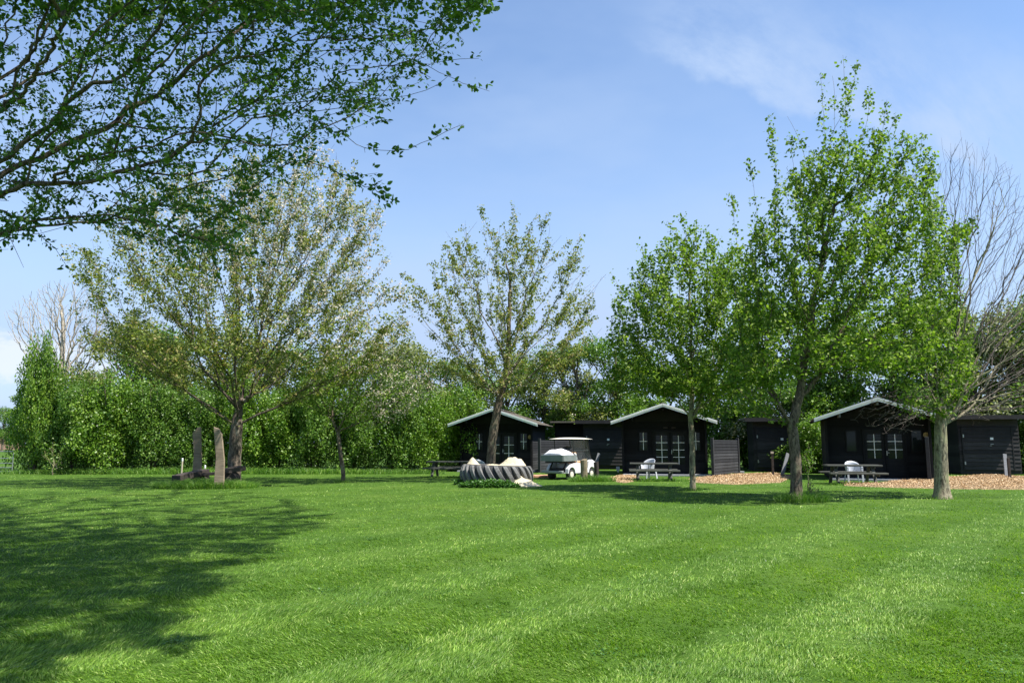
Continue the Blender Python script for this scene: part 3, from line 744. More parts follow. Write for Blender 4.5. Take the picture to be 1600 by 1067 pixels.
def leaning(name, a, b, w, h, mat, label, catg, group=None, shape='bar', up=(0, 1, 0)):
    a = np.array(a, float); m = MB(); d = np.array(b, float)-a
    if shape == 'bar': m.bar((0, 0, 0), d, w, h, up)
    else: m.tube([(0, 0, 0), d*.5, d], [w/2, w/2*.95, w/2*.9], 8)
    o = m.build(name, M[mat], None, .004 if shape == 'bar' else 0); o.location = tuple(a); return setp(o, label, catg, group)
g0 = G(1134, 741.5); leaning('wooden_stick', g0, W(1120, 704, g0[1]+.35), .05, .05, 'pale_wood', 'thin pale wooden stick leaning on the grey screen of the middle cabin', 'stick', None, 'tube')
g0 = G(923, 736.5); leaning('leaning_board', g0+[0, -1.5, 0], W(936, 708, g0[1]-1.2), .16, .05, 'grey_wood', 'grey board leaning up beside the golf cart in front of the left shed', 'board', 'slanted boards by the sheds')
g0 = G(1222, 742.5); leaning('leaning_board', g0, W(1231, 708, g0[1]+.3), .17, .05, 'grey_wood', 'grey board leaning beside the pale-topped post in front of the middle shed', 'board', 'slanted boards by the sheds')
g0 = G(1573, 747); leaning('leaning_board', g0, W(1569.5, 709, g0[1]+.25), .17, .05, 'grey_wood', 'nearly upright grey board at the right corner of the far right shed', 'board', 'slanted boards by the sheds')
def tap_post(p, h, label, cap=True):
    t = thing('wooden_post', p, ROT, label, 'post', 'dark posts in front of the sheds')
    m = MB(); m.box((0, 0, h/2), (.10, .10, h)); m.build('post', M['seat_wood'], t, .006)
    m = MB(); m.box((0, 0, .05), (1.7, .12, .10)); m.build('base_beam', M['seat_wood'], t, .006)
    if cap: m = MB(); m.box((0, 0, h+.04), (.13, .13, .10)); m.build('cap', M['pale_wood'], t, .004)
tap_post(G(1208, 744), 1.12, 'dark post with a pale cap standing in the chips before the middle shed')
tap_post(G(1578, 748.5), .95, 'dark post without a cap behind the upright board at the far right', False)
def tap(p, label):
    t = thing('water_tap', p, ROT, label, 'tap'); m = MB(); m.box((0, 0, .06), (.5, .4, .12)); m.build('base', M['stone'], t, .01)
    m = MB(); m.tube([(-.08, 0, .1), (-.08, 0, .42)], .035, 8); m.box((-.08, -.05, .43), (.12, .1, .05)); m.build('pipe', M['grey_metal'], t)
tap(G(1155, 739.5), 'small grey standpipe on a slab between the middle screen and shed')
def utility_box(p, label):
    t = thing('utility_box', p, ROT, label, 'box'); m = MB(); m.box((0, 0, .2), (.2, .12, .22)); m.box((0, 0, .05), (.08, .08, .1)); m.build('housing', M['paper'], t, .01)
utility_box(G(962, 736.5)+[0, -1.0, 0], 'small white box on the ground left of the middle cabin')

# paver strip in front of the left cabin
def pavers():
    m = MB(); a = G(834, 746); b = G(858, 745); d = Vector(b-a); 
    for i in range(5):
        for j in range(3):
            m.box((i*.26-.1, j*.42, .05), (.24, .38, .10))
    o = m.build('brick_stack', M['brick'], None, .01); o.location = tuple(a+np.array([0, 0, 0])); o.rotation_euler.z = R(4); setp(o, 'low stack of orange-brown pavers between the tyre and the golf cart', 'pavers')
pavers()

# ================================================================ picnic tables and chairs
def make_table(p, rz, label):
    t = thing('picnic_table', p, rz, label, 'picnic table', 'dark picnic tables in front of the cabins')
    m = MB()
    for k in range(5): m.box((0, -.32+k*.16, .735), (2.08, .145, .065))
    m.build('tabletop', M['table_wood'], t, .006)
    for sy in (-1, 1):
        m = MB()
        for k in (0, 1): m.box((0, sy*(.70+k*.15)-(sy*0), .445), (2.14, .14, .065))
        m.build('bench_seat', M['table_wood'], t, .006)
    for sx in (-.70, .70):
        for sy in (-1, 1):
            m = MB(); m.bar((sx, sy*.62, 0), (sx, sy*.20, .71), .05, .12, (1, 0, 0)); m.build('leg', M['table_wood'], t, .005)
        m = MB(); m.box((sx+.05, 0, .39), (.05, 1.7, .11)); m.box((sx+.05, 0, .675), (.05, .74, .075)); m.build('cross_beam', M['table_wood'], t, .005)
    return t
tb = [G(700, 746), G(1024, 751), G(1340, 757)]
tabs = [('picnic_table', tb[0]+[.0, .5, 0], ROT, 'black picnic table at the left, half hidden behind the tractor tyre'),
        ('picnic_table', tb[1]+[0, .3, 0], ROT*.9, 'black picnic table in front of the middle cabin, left of the slim trunk'),
        ('picnic_table', tb[2]+[0, .4, 0], ROT*.9, 'dark grey picnic table in front of the right cabin, white chair behind it')]
T0 = make_table(tabs[0][1], R(-8), tabs[0][3])
for nm, p, rz, lab in tabs[1:]:
    t = copy_tree(T0); t.location = tuple(p); t.rotation_euler.z = rz; t['label'] = lab

def make_chair(p, rz, label):
    """moulded plastic armchair, front towards -y"""
    t = thing('plastic_chair', p, rz, label, 'chair', 'white plastic armchairs by the picnic tables')
    n = 24; V = []; Fq = []; rows = 7
    for i in range(n+1):
        a = R(-118+236*i/n)   # 0 = back (+y)
        e = abs(a)/R(118); top = .66+.22*max(0, math.cos(min(abs(a)*1.15, math.pi/2)))**.6 if e < .8 else .66
        rx, ry = .27, .25
        for j in range(rows):
            z = .40+(top-.40)*j/(rows-1); fl = 1+.16*(j/(rows-1)); V.append((rx*fl*math.sin(a), ry*fl*math.cos(a)+.02*j/(rows-1), z))
    for i in range(n):
        for j in range(rows-1):
            a_ = i*rows+j
            Fq.append((a_, a_+rows, a_+rows+1, a_+1))
    m = MB(); m.add(V, Fq); o = m.build('back_shell', M['plastic'], t, 0, True); md = o.modifiers.new('thick', 'SOLIDIFY'); md.thickness = .014
    m = MB()
    for sx in (-1, 1):
        pts = [(sx*.27, .12, .672), (sx*.30, -.02, .668), (sx*.30, -.16, .66), (sx*.285, -.24, .63)]
        for a_, b_ in zip(pts[:-1], pts[1:]): m.bar(a_, b_, .06, .02)
    m.build('armrest', M['plastic'], t, .004)
    m = MB(); m.box((0, 0, .415), (.47, .46, .02)); m.box((0, -.225, .385), (.47, .015, .07)); m.box((-.235, 0, .385), (.015, .44, .07)); m.box((.235, 0, .385), (.015, .44, .07)); m.build('seat', M['plastic'], t, .004)
    for sx in (-1, 1):
        for sy in (-1, 1):
            m = MB(); z1 = .65 if sy < 0 else .42
            m.bar((sx*.29, sy*.25, 0), (sx*(.235 if sy > 0 else .285), sy*.22, z1), .075, .022, (0, 1, 0) if sy < 0 else (1, 0, 0)); m.build('leg', M['plastic'], t, .004)
    return t
C0 = make_chair(W(1331, 700, tb[2][1]+1.75)*[1, 1, 0], ROT*.6, 'white plastic armchair with rounded back at the right picnic table')
for p, rz, lab in ((W(1011, 700, tb[1][1]+1.5)*[1, 1, 0], R(-52), 'white plastic armchair turned sideways behind the middle picnic table'), (W(750, 700, 33.6)*[1, 1, 0], R(150), 'white plastic armchair beside the leaning tree, behind the tractor tyre')):
    t = copy_tree(C0); t.scale = (1.1, 1.1, 1.05); t.location = tuple(p); t.rotation_euler.z = rz; t['label'] = lab

# ================================================================ tractor tyre, sand
TY = W(776, 700, 30.3); TY[2] = 0; TR = 1.42; TH = .76
def tyre():
    t = thing('tractor_tyre', TY, R(8), 'huge grey tractor tyre lying flat as a sandpit around which weeds grow', 'tyre')
    t.rotation_euler.y = R(1.8)
    prof = [(.86, .06), (.90, .0), (1.15, -.02), (1.30, .05), (1.355, .2), (1.37, .38), (1.355, .56), (1.30, .71), (1.15, .77), (.90, .75), (.86, .69), (.88, .66), (1.1, .6), (1.24, .4), (1.1, .15), (.88, .1)]
    n = 96; k = len(prof); V = []; Fq = []
    for i in range(n):
        a = 2*math.pi*i/n
        for r_, z in prof: V.append((r_*math.cos(a), r_*math.sin(a), z))
    for i in range(n):
        for j in range(k):
            Fq.append((i*k+j, ((i+1) % n)*k+j, ((i+1) % n)*k+(j+1) % k, i*k+(j+1) % k))
    MB().add(V, Fq).build('carcass', M['rubber_dark'], t, 0, True)
    m = MB(); nl = 24
    for i in range(nl):
        a0 = 2*math.pi*i/nl; S = 9; V = []
        for s in range(S+1):
            f = s/S; z = .745-f*.74; ang = a0+.34*f**1.15-.17    # slants as it goes down
            rb = 1.30+.055*math.sin(math.pi*f)**.6; ro = rb+.11*(math.sin(math.pi*min(max(f, .03), .97))**.35); hw = (.085+.03*f)
            rb -= .05
            for r_, da in ((rb, -hw*.5-.03), (ro, -hw*.5-.012), (ro, hw*.5+.012), (rb, hw*.5+.03)): V.append((r_*math.cos(ang+da), r_*math.sin(ang+da), z+random.uniform(-.004, .004)))
        Fq = []
        for s in range(S):
            for q in range(4): Fq.append((s*4+q, s*4+(q+1) % 4, (s+1)*4+(q+1) % 4, (s+1)*4+q))
        Fq += [(3, 2, 1, 0), (S*4, S*4+1, S*4+2, S*4+3)]; m.add(V, Fq)
    m.build('tread_lugs', M['rubber'], t, .012)
tyre()
def mound(name, c, rx, ry, h0, peaks, label, n=44, z0=0., edge=1.4):
    xs = np.linspace(-1, 1, n); X, Y = np.meshgrid(xs, xs); rr = np.sqrt(X**2+Y**2); Z = h0*np.clip(1-rr**edge, -.15, 1)
    for (px_, py_, s, h) in peaks: Z += h*np.exp(-(np.hypot(X-px_, Y-py_)/s)**1.6)
    Z += rng.normal(size=Z.shape)*.008; Z = np.where(rr > 1, -.05, Z)
    V = np.stack([X*rx, Y*ry, Z], -1).reshape(-1, 3); i = (np.arange(n-1)[:, None]*n+np.arange(n-1)[None]).ravel(); Fq = np.stack([i, i+1, i+n+1, i+n], 1)
    Fq = Fq[(rr.ravel()[Fq] < 1.02).all(1)]
    o = np_mesh(name, V, Fq, M['sand'], None, True); o.location = (c[0], c[1], z0); return setp(o, label, 'sand', kind='stuff')
mound('sand', TY, 1.20, 1.20, .10, [(-.80, -.1, .20, .42), (.40, -.2, .22, .33), (.62, -.25, .15, .24), (.82, -.12, .17, .30), (.5, .4, .25, .2), (-.2, .5, .3, .1)], 'pale yellow sand heaped in peaks inside the tractor tyre', 70, .62)
ss = G(822, 759); mound('sand', ss-[.1, 0, 0], .75, .60, .16, [(-.25, .35, .30, .30), (.30, .1, .3, .10), (-.6, .2, .2, .08)], 'pale sand spilled over the front right rim of the tyre onto the grass', 40, 0., 1.3)

# ================================================================ golf cart
def cart():
    p = G(893, 749); H = R(-38)
    t = thing('golf_cart', p, H, 'white golf cart with a grey cargo box, cream roof and tan seats', 'golf cart')
    def arch(y0, y1, z0, z1, wheels):
        """side outline polygon (y,z) with wheel arches along the bottom"""
        pts = [(y0, z0)]
        for cy, r_ in wheels:
            pts.append((cy-r_, z0))
            for k in range(1, 9):
                a = math.pi-math.pi*k/9; pts.append((cy+r_*math.cos(a), z0+max(0, r_*math.sin(a))-.0))
            pts.append((cy+r_, z0))
        pts.append((y1, z0)); return pts
    # body: rear fender + sill + front cowl ; x = -1.1 .. 0 (right side at x=0)
    bot = arch(-.32, 2.15, .27, 0, [(.0, .27), (1.68, .26)])
    top = [(2.15, .50), (2.02, .74), (1.72, .86), (1.42, .80), (1.34, .46), (.98, .44), (.92, .66), (.62, .72), (.18, .72), (-.1, .66), (-.28, .48)]
    poly = bot+top; n = len(poly)
    m = MB()
    for x0, x1 in ((-.14, .04), (-1.19, -1.01)):
        m.add([(x0, y, z) for y, z in poly]+[(x1, y, z) for y, z in poly], [tuple(range(n)), tuple(range(2*n-1, n-1, -1))]+[(i, i+n, (i+1) % n+n, (i+1) % n) for i in range(n)])
    m.box((-.575, 1.83, .62), (.87, .42, .36)); m.box((-.575, .58, .55), (.87, .74, .26)); m.box((-.575, 2.06, .42), (.87, .16, .24))
    m.build('body', M['cart_white'], t, .012)
    m = MB(); m.box((-.575, 1.15, .30), (1.02, .62, .05)); m.box((-.575, .1, .42), (.80, .75, .16)); m.box((.0, 1.0, .24), (.05, .95, .07)); m.box((-1.15, 1.0, .24), (.05, .95, .07)); m.build('chassis', M['black_plastic'], t)
    m = MB(); m.box((-.575, -.66, .34), (1.14, .16, .12)); m.box((-.575, -.45, .29), (.9, .4, .06)); m.build('rear_bumper', M['grey_metal'], t, .02)
    m = MB(); m.box((-.575, -.1, .78), (.9, 1.0, .06))
    for x in (-.95, -.2): m.bar((x, -.1, .76), (x, -.42, .36), .05, .05)
    m.build('box_frame', M['black_metal'], t)
    m = MB(); y0, y1 = -.72, .40
    m.box((-.575, y0, .955), (1.22, .035, .27)); m.box((.035, (y0+y1)/2, .955), (.035, y1-y0-.06, .27)); m.box((-1.185, (y0+y1)/2, .955), (.035, y1-y0-.06, .27)); m.box((-.575, y1, .955), (1.22, .03, .27)); m.box((-.575, (y0+y1)/2, .835), (1.17, 1.06, .03))
    m.build('cargo_box', M['box_metal'], t, .006)
    m = MB()
    for cy, dx in ((.0, 0), (1.68, 0)): pass
    for x in (-.08, -1.07):
        for cy, r_ in ((.0, .225), (1.68, .22)):
            w = MB(); w.tube([(x-.10, cy, r_), (x-.085, cy, r_), (x+.085, cy, r_), (x+.10, cy, r_)], [r_*.86, r_, r_, r_*.86], 24); wo = w.build('wheel', M['rubber_dark'], t)
            w = MB(); sx = 1 if x > -.5 else -1
            w.tube([(x+sx*.07, cy, r_), (x+sx*.112, cy, r_), (x+sx*.118, cy, r_)], [r_*.60, r_*.60, r_*.2], 16); w.build('rim', M['cream'], wo)
    m = MB(); m.box((-.575, .80, .76), (1.0, .52, .12)); m.build('seat', M['tan'], t, .03)
    for x in (-.84, -.31):
        m = MB(); m.box((x, .50, 1.02), (.46, .11, .38), Matrix.Rotation(R(-8), 3, 'X')); m.build('backrest', M['tan'], t, .03)
    m = MB(); m.tube([(-.02, .46, .72), (.0, .44, .95), (-.02, .40, 1.12), (-.1, .38, 1.16)], .03, 8); m.tube([(-1.13, .46, .72), (-1.15, .44, .95), (-1.13, .40, 1.12), (-1.05, .38, 1.16)], .03, 8); m.build('hip_rail', M['cart_white'], t)
    m = MB()
    m.tube([(-.85, 1.52, .80), (-.85, 1.28, 1.02)], .02, 8); pts = [(-.85+.17*math.cos(a), 1.28+.17*math.sin(a)*.75, 1.03+.17*math.sin(a)*.65) for a in np.linspace(0, 2*math.pi, 17)]; m.tube(pts, .014, 6); m.build('steering_wheel', M['black_plastic'], t)
    for x in (-.06, -1.09):
        m = MB(); m.tube([(x, .34, .75), (x, .30, 1.2), (x, .22, 1.80)], .022, 8); m.build('roof_strut', M['black_metal'], t)
        m = MB(); m.tube([(x, 1.80, .82), (x, 1.60, 1.3), (x, 1.50, 1.80)], .022, 8); m.build('roof_strut', M['black_metal'], t)
    g = MB(); g.add([(-1.06, 1.77, .86), (-.09, 1.77, .86), (-.09, 1.5, 1.76), (-1.06, 1.5, 1.76), (-1.06, 1.785, .86), (-.09, 1.785, .86), (-.09, 1.515, 1.76), (-1.06, 1.515, 1.76)], [(0, 1, 2, 3), (7, 6, 5, 4), (0, 4, 5, 1), (1, 5, 6, 2), (2, 6, 7, 3), (3, 7, 4, 0)])
    go = g.build('windscreen', M['clear'], t); m = MB(); m.box((-.575, 1.635, 1.30), (.98, .03, .03)); m.build('crossbar', M['grey_metal'], go)
    # roof : gently domed slab
    V = []; Fq = []; nx, ny = 9, 11
    for top_ in (0, 1):
        for i in range(nx):
            for j in range(ny):
                u = i/(nx-1)*2-1; v = j/(ny-1)*2-1; e = (1-abs(u)**6)*(1-abs(v)**6)
                V.append((-.575+u*.62, .86+v*.92, 1.81+(.075*e*(1-.3*u*u-.2*v*v) if top_ else -.0)))
    for i in range(nx-1):
        for j in range(ny-1):
            a = i*ny+j; Fq.append((a, a+1, a+ny+1, a+ny)); b = a+nx*ny; Fq.append((b, b+ny, b+ny+1, b+1))
    MB().add(V, Fq).build('roof', M['cream'], t)
    # sheet load on the box : its own thing
    n = 22; V = []; Fq = []
    for i in range(n):
        for j in range(n):
            u = i/(n-1)*2-1; v = j/(n-1)*2-1; e = max(0, 1-abs(u)**2.6)*max(0, 1-abs(v)**2.6)
            V.append((u*.55, v*.50, .30*e**.55+.022*math.sin(5*u+3*v)*e+random.uniform(-.006, .006)))
    for i in range(n-1):
        for j in range(n-1): a = i*n+j; Fq.append((a, a+n, a+n+1, a+1))
    b0 = len(V); V.append((0, 0, -.08))
    for i in range(n-1):
        Fq += [(i+1, i, b0), ((n-1)*n+i, (n-1)*n+i+1, b0), (i*n, (i+1)*n, b0), ((i+1)*n+n-1, i*n+n-1, b0)]
    o = MB().add(V, Fq).build('covered_load', M['fabric'], None, 0, True); q = Matrix.Rotation(H, 3, 'Z') @ Vector((-.575, -.16, 1.06)); o.location = Vector(p)+q; o.rotation_euler.z = H
    setp(o, 'rounded white sheet-covered load lying in the cargo box of the golf cart', 'load')
    o = MB().tube([(-.22, 0, 0), (-.2, 0, .0), (-.1, 0, .06), (0, 0, .085), (.1, 0, .06), (.2, 0, 0), (.22, 0, 0)], [.05, .14, .17, .18, .17, .14, .05], 12).build('bag', M['black_plastic'], None, 0, True)
    q = Matrix.Rotation(H, 3, 'Z') @ Vector((-.45, .34, 1.24)); o.location = Vector(p)+q; o.rotation_euler.z = H; setp(o, 'small black bag between the sheet-covered load and the cart seat', 'bag')
cart()

# ================================================================ bench with two tall boards
def seesaw():
    a = G(308, 757); t = thing('rustic_bench', G(325, 760), 0, 'rustic dark timber bench with two tall weathered upright boards, in the shade', 'bench')
    o0 = G(325, 760)
    def up_board(px, py, w, toppx, topy, flip, th=.09):
        b = G(px, py)-o0; D = b[1]+o0[1]; h = W(px, topy, D)[2]; lx = W(toppx, topy, D)[0]-o0[0]-b[0]
        hw = w/2; cut = .26
        pl = [(-hw-.03, 0), (hw+.03, 0), (hw+.0, h*.45), (hw+lx, h-(cut if flip else 0)), (hw*.2+lx, h-(.06 if flip else 0)), (-hw+lx, h-(0 if flip else cut)), (-hw, h*.5)]
        if not flip: pl[4] = (hw*.3+lx, h)
        m = MB(); m.prism([(x+b[0], z) for x, z in pl], b[1]-th/2, b[1]+th/2); m.build('upright_board', M['old_wood'], t, .012)
    up_board(307, 754, .33, 308, 667, False); up_board(342, 763, .31, 341, 667, True)
    # left seat half, sloping up to the right
    def slab(p0, p1, dep, th, name, mat='seat_wood'):
        m = MB(); m.bar(Vector(p0-o0), Vector(p1-o0), dep, th); return m.build(name, M[mat], t, .012)
    D = o0[1]; 
    slab(W(275, 747, D-.5), W(321, 737, D+.9), .42, .22, 'left_seat')
    slab(W(345, 736.5, D+.2), W(379, 731, D+1.1), .40, .18, 'right_seat')
    slab(W(311, 741, D+.5), W(350, 739, D+.4), .16, .12, 'connecting_beam')
    # log supports
    for px, rr, d, ln in ((292, .22, D+.1, .5), (314, .26, D+.8, .45), (361, .275, D+.62, .5)):
        c = W(px, 748, d)-o0; m = MB(); rr2 = rr
        m.tube([(c[0], c[1]-ln/2, rr2*.9), (c[0], c[1]+ln/2, rr2*.9)], rr2, 18); lo = m.build('log_support', M['seat_wood'], t)
        m = MB(); m.tube([(c[0], c[1]-ln/2-.012, rr2*.9), (c[0], c[1]-ln/2-.002, rr2*.9)], [.10, .11], 12); m.build('log_heart', M['stump_wood'], lo)
    tuft(o0[0]+.2, o0[1]-.75, 1.9, .95, 7500, .50, 'long unmown grass growing around the foot of the rustic bench', w=.013)
seesaw()

# ================================================================ stumps, stakes, gate
def stump(p, r_, h, mat, label):
    n = 14; m = MB(); pts = [(0, 0, -.03), (0, 0, h*.15), (.01, .01, h*.5), (0, .01, h*.97), (0, .01, h)]
    V, Fq = tube_np([np.array(q) for q in pts], [r_*1.15, r_, r_*.95, r_*.97, r_*.9], n)
    V = np.array(V); V[:, :2] *= (1+rng.normal(size=(len(V), 1))*.05); V[-n:, 2] += rng.normal(size=n)*.02+V[-n:, 0]*.3
    m.add(V, Fq); m.f.append(tuple(range(len(V)-n, len(V)))); o = m.build('stump_post', M[mat], None, 0); o.location = tuple(p); return setp(o, label, 'post', 'rough timber posts in the grass by the golf cart')
st1 = G(912.5, 752); stump(st1, .155, .92, 'stump_wood', 'pale weathered thick post standing in front of the golf cart wheels')
st2 = G(932, 750); stump(st2, .11, .80, 'seat_wood', 'blackened thin post right of the pale post, next to the golf cart')
tuft(st1[0]+.35, st1[1]-.05, 1.0, .45, 1300, .48, 'tufts of tall grass around the two posts by the golf cart', w=.014)
def stake(px, py, ty, label, mat='pale_wood', w=.07, cap=None):
    p = G(px, py); h = W(px, ty, p[1])[2]; t = thing('garden_stake', p, 0, label, 'stake'); m = MB(); m.tube([(0, 0, -.02), (.01, 0, h)], w/2, 8); m.build('stick', M[mat], t)
    if cap: m = MB(); m.tube([(.01, 0, h-.16), (.01, 0, h-.14), (.01, 0, h), (.01, 0, h+.02)], [.03, .045, .045, .02], 10); m.build('cap', M[cap], t)
stake(283.5, 741, 716, 'pale yellowish stake near the hedge, left of the rustic bench', 'pale_wood', .09, 'paper')
stake(319.5, 741, 727, 'short pale stake with white cap seen between the two bench boards', 'pale_wood', .07, 'paper')
stake(467, 737, 709, 'thin dark stake in front of the hedge, right of the forked tree', 'seat_wood', .07)
def flowers():
    n = 260; c = G(432, 736.5); q = np.column_stack([rng.normal(size=n)*.9+c[0], rng.normal(size=n)*.35+c[1], rng.uniform(.03, .08, n)])
    V, Fq = leaves_np(q, .05, wid=1., upbias=2); o = np_mesh('daisies', V, Fq, M['petal']); setp(o, 'scatter of tiny white daisies in the grass before the hedge', 'flowers', kind='stuff')
flowers()
def gate():
    p = G(20, 740); t = thing('field_gate', p, R(4), 'galvanised five-bar field gate at the far left beside the hedge', 'gate')
    for z in (.12, .33, .56, .82, 1.18):
        m = MB(); m.tube([(-4.2, 0, z), (-.05, 0, z)], .022, 8); m.build('rail', M['grey_metal'], t)
    for x in (-4.2, -2.1, -.05):
        m = MB(); m.tube([(x, 0, .08), (x, 0, 1.22)], .026, 8); m.build('upright', M['grey_metal'], t)
gate()
# ================================================================ trees in the garden
def pxchain(pts, D, dy=None):
    out_ = []
    for i, (x, y) in enumerate(pts):
        if i == 0: g = G(x, y) if D is None else W(x, y, D); g[2] = 0; out_.append(g)
        else: out_.append(W(x, y, D+(dy[i] if dy else 0)))
    return out_
def spikes(lst, D, spread, step=.28):
    out_ = []
    for pts in lst:
        off = rng.uniform(-spread, spread); P = [W(x, y, D+off) for x, y in pts]; l = sum(np.linalg.norm(P[i+1]-P[i]) for i in range(len(P)-1))
        out_.append(shoot(None, P, max(3, int(l/step)))+rng.normal(size=(max(3, int(l/step)), 3))*.03)
    return np.concatenate(out_)

# --- the big pear-like tree right of centre
DB = G(1243, 783)[1]
poly = [(1135, 640), (1112, 590), (1125, 540), (1120, 490), (1150, 470), (1135, 430), (1165, 400), (1172, 350), (1200, 330), (1215, 270), (1250, 245), (1290, 225), (1330, 205), (1370, 200), (1400, 225), (1440, 235), (1462, 300), (1460, 400), (1450, 480), (1450, 545), (1420, 590), (1380, 592), (1330, 585), (1290, 575), (1230, 590), (1190, 625), (1160, 645)]
P = crown_points(poly, DB, 5200, .85); P = thin_out(P[(gapf(P, .75, .5) > -.28)], .27)
sp = spikes([[(1160, 420), (1148, 360), (1142, 300)], [(1190, 380), (1180, 310), (1173, 250)], [(1222, 340), (1212, 260), (1204, 185)], [(1245, 320), (1240, 250), (1232, 182)], [(1262, 300), (1255, 250), (1250, 200)],
             [(1290, 260), (1288, 190), (1280, 118)], [(1318, 240), (1322, 160), (1318, 88)], [(1322, 180), (1335, 130), (1338, 95)], [(1352, 230), (1355, 190), (1360, 140)], [(1375, 230), (1380, 190), (1388, 155)], [(1405, 250), (1402, 210), (1398, 180)], [(1440, 270), (1440, 230), (1439, 207)],
             [(1180, 405), (1150, 400), (1115, 395)], [(1300, 240), (1305, 170), (1300, 120)]], DB, 1.0)
nB = thin_out(P, .27)
chain = pxchain([(1243, 783), (1244, 745), (1242, 700), (1238, 665), (1245, 635), (1254, 590), (1258, 540), (1272, 470), (1285, 400), (1300, 330)], DB, [0, 0, 0, 0, .05, .15, .1, 0, .1, 0])
limbs = spikes([[(1240, 670), (1222, 640), (1208, 615), (1198, 580), (1195, 550), (1185, 500)], [(1245, 650), (1258, 622), (1275, 585), (1300, 540), (1330, 480), (1350, 420)], [(1256, 560), (1300, 500), (1340, 430), (1380, 330)], [(1262, 520), (1235, 450), (1200, 415), (1170, 403)]], DB, .5, .35)
make_tree('leafy_tree', chain[0], chain, np.concatenate([limbs, nB, sp]), .165, 'biggest fresh green tree with upright leafy shoots, weeds around its trunk', bark='bark',
          leaf='pear_leaf', bf=.45, up=.8, start=3, per_m=22, spread=.05, lsize=.112, thr=.022, clus=3, cspread=.06, gap=(.45, -.5), wid=.72, droop=.35, upbias=.3)
tuft(chain[0][0]+.12, chain[0][1]-.12, .75, .5, 1300, .50, 'tall grass and weeds around the foot of the biggest green tree', w=.010)

# --- slim trunk tree, middle
DM = G(1083, 766)[1]
poly = [(930, 600), (945, 550), (950, 470), (975, 440), (985, 415), (1010, 400), (1030, 380), (1060, 360), (1090, 350), (1130, 375), (1175, 400), (1200, 450), (1210, 520), (1205, 600), (1180, 640), (1120, 655), (1085, 640), (1050, 620), (1000, 618), (955, 612)]
P = crown_points(poly, DM, 6000, .8); P = thin_out(P[(gapf(P, .8, .9) > -.30)], .30)
sp = spikes([[(1010, 450), (1006, 410), (1003, 378)], [(1035, 440), (1033, 400), (1038, 372)], [(1050, 420), (1046, 380), (1043, 345)], [(1072, 400), (1068, 360), (1065, 335)], [(1092, 400), (1090, 365), (1088, 345)], [(985, 470), (968, 440), (955, 425)]], DM, .7)
chain = pxchain([(1083, 766), (1082, 730), (1081, 690), (1079, 655), (1082, 620), (1078, 570), (1080, 500), (1078, 430)], DM, [0, 0, 0, 0, .05, .1, .0, 0])
make_tree('leafy_tree', chain[0], chain, np.concatenate([P, sp]), .105, 'dense green tree with a slim straight trunk in front of the middle cabin', bark='bark_light', leaf='pear_leaf', bf=.5, up=.5, start=3,
          per_m=20, spread=.05, lsize=.12, thr=.022, clus=3, cspread=.07, wid=.72, droop=.35, tn=.03, flare=.12)

# --- right tree, leafy on the left and bare on the right
DR = G(1472, 779)[1]
poly = [(1400, 640), (1385, 560), (1390, 470), (1405, 380), (1430, 300), (1452, 235), (1466, 280), (1490, 300), (1510, 345), (1550, 328), (1515, 400), (1515, 470), (1535, 530), (1525, 590), (1490, 645), (1450, 650)]
P1 = thin_out(crown_points(poly, DR-.3, 1300, .7), .31)
bare = [(1490, 640), (1470, 560), (1455, 420), (1450, 300), (1470, 235), (1500, 212), (1535, 232), (1570, 262), (1610, 300), (1680, 380), (1730, 480), (1710, 580), (1620, 635), (1540, 650)]
P2 = thin_out(crown_points(bare, DR+.4, 9000, .75), .20)
sh = spikes([[(1480, 330), (1478, 270), (1470, 215)], [(1505, 320), (1505, 260), (1502, 205)], [(1530, 330), (1540, 270), (1545, 215)], [(1560, 360), (1572, 310), (1580, 258)], [(1590, 380), (1600, 340), (1625, 270)]], DR+.4, 1.2)
chain = pxchain([(1472, 779), (1471, 745), (1470, 700), (1470, 665), (1471, 640)], DR)
limb = spikes([[(1470, 640), (1466, 600), (1462, 540), (1466, 460), (1470, 380)], [(1472, 640), (1478, 600), (1488, 540), (1500, 460), (1515, 390), (1530, 330)], [(1472, 642), (1500, 615), (1545, 590), (1590, 565), (1640, 540)], [(1480, 590), (1530, 510), (1580, 450), (1630, 400)], [(1470, 645), (1450, 610), (1430, 560), (1425, 500)]], DR, .4, .35)
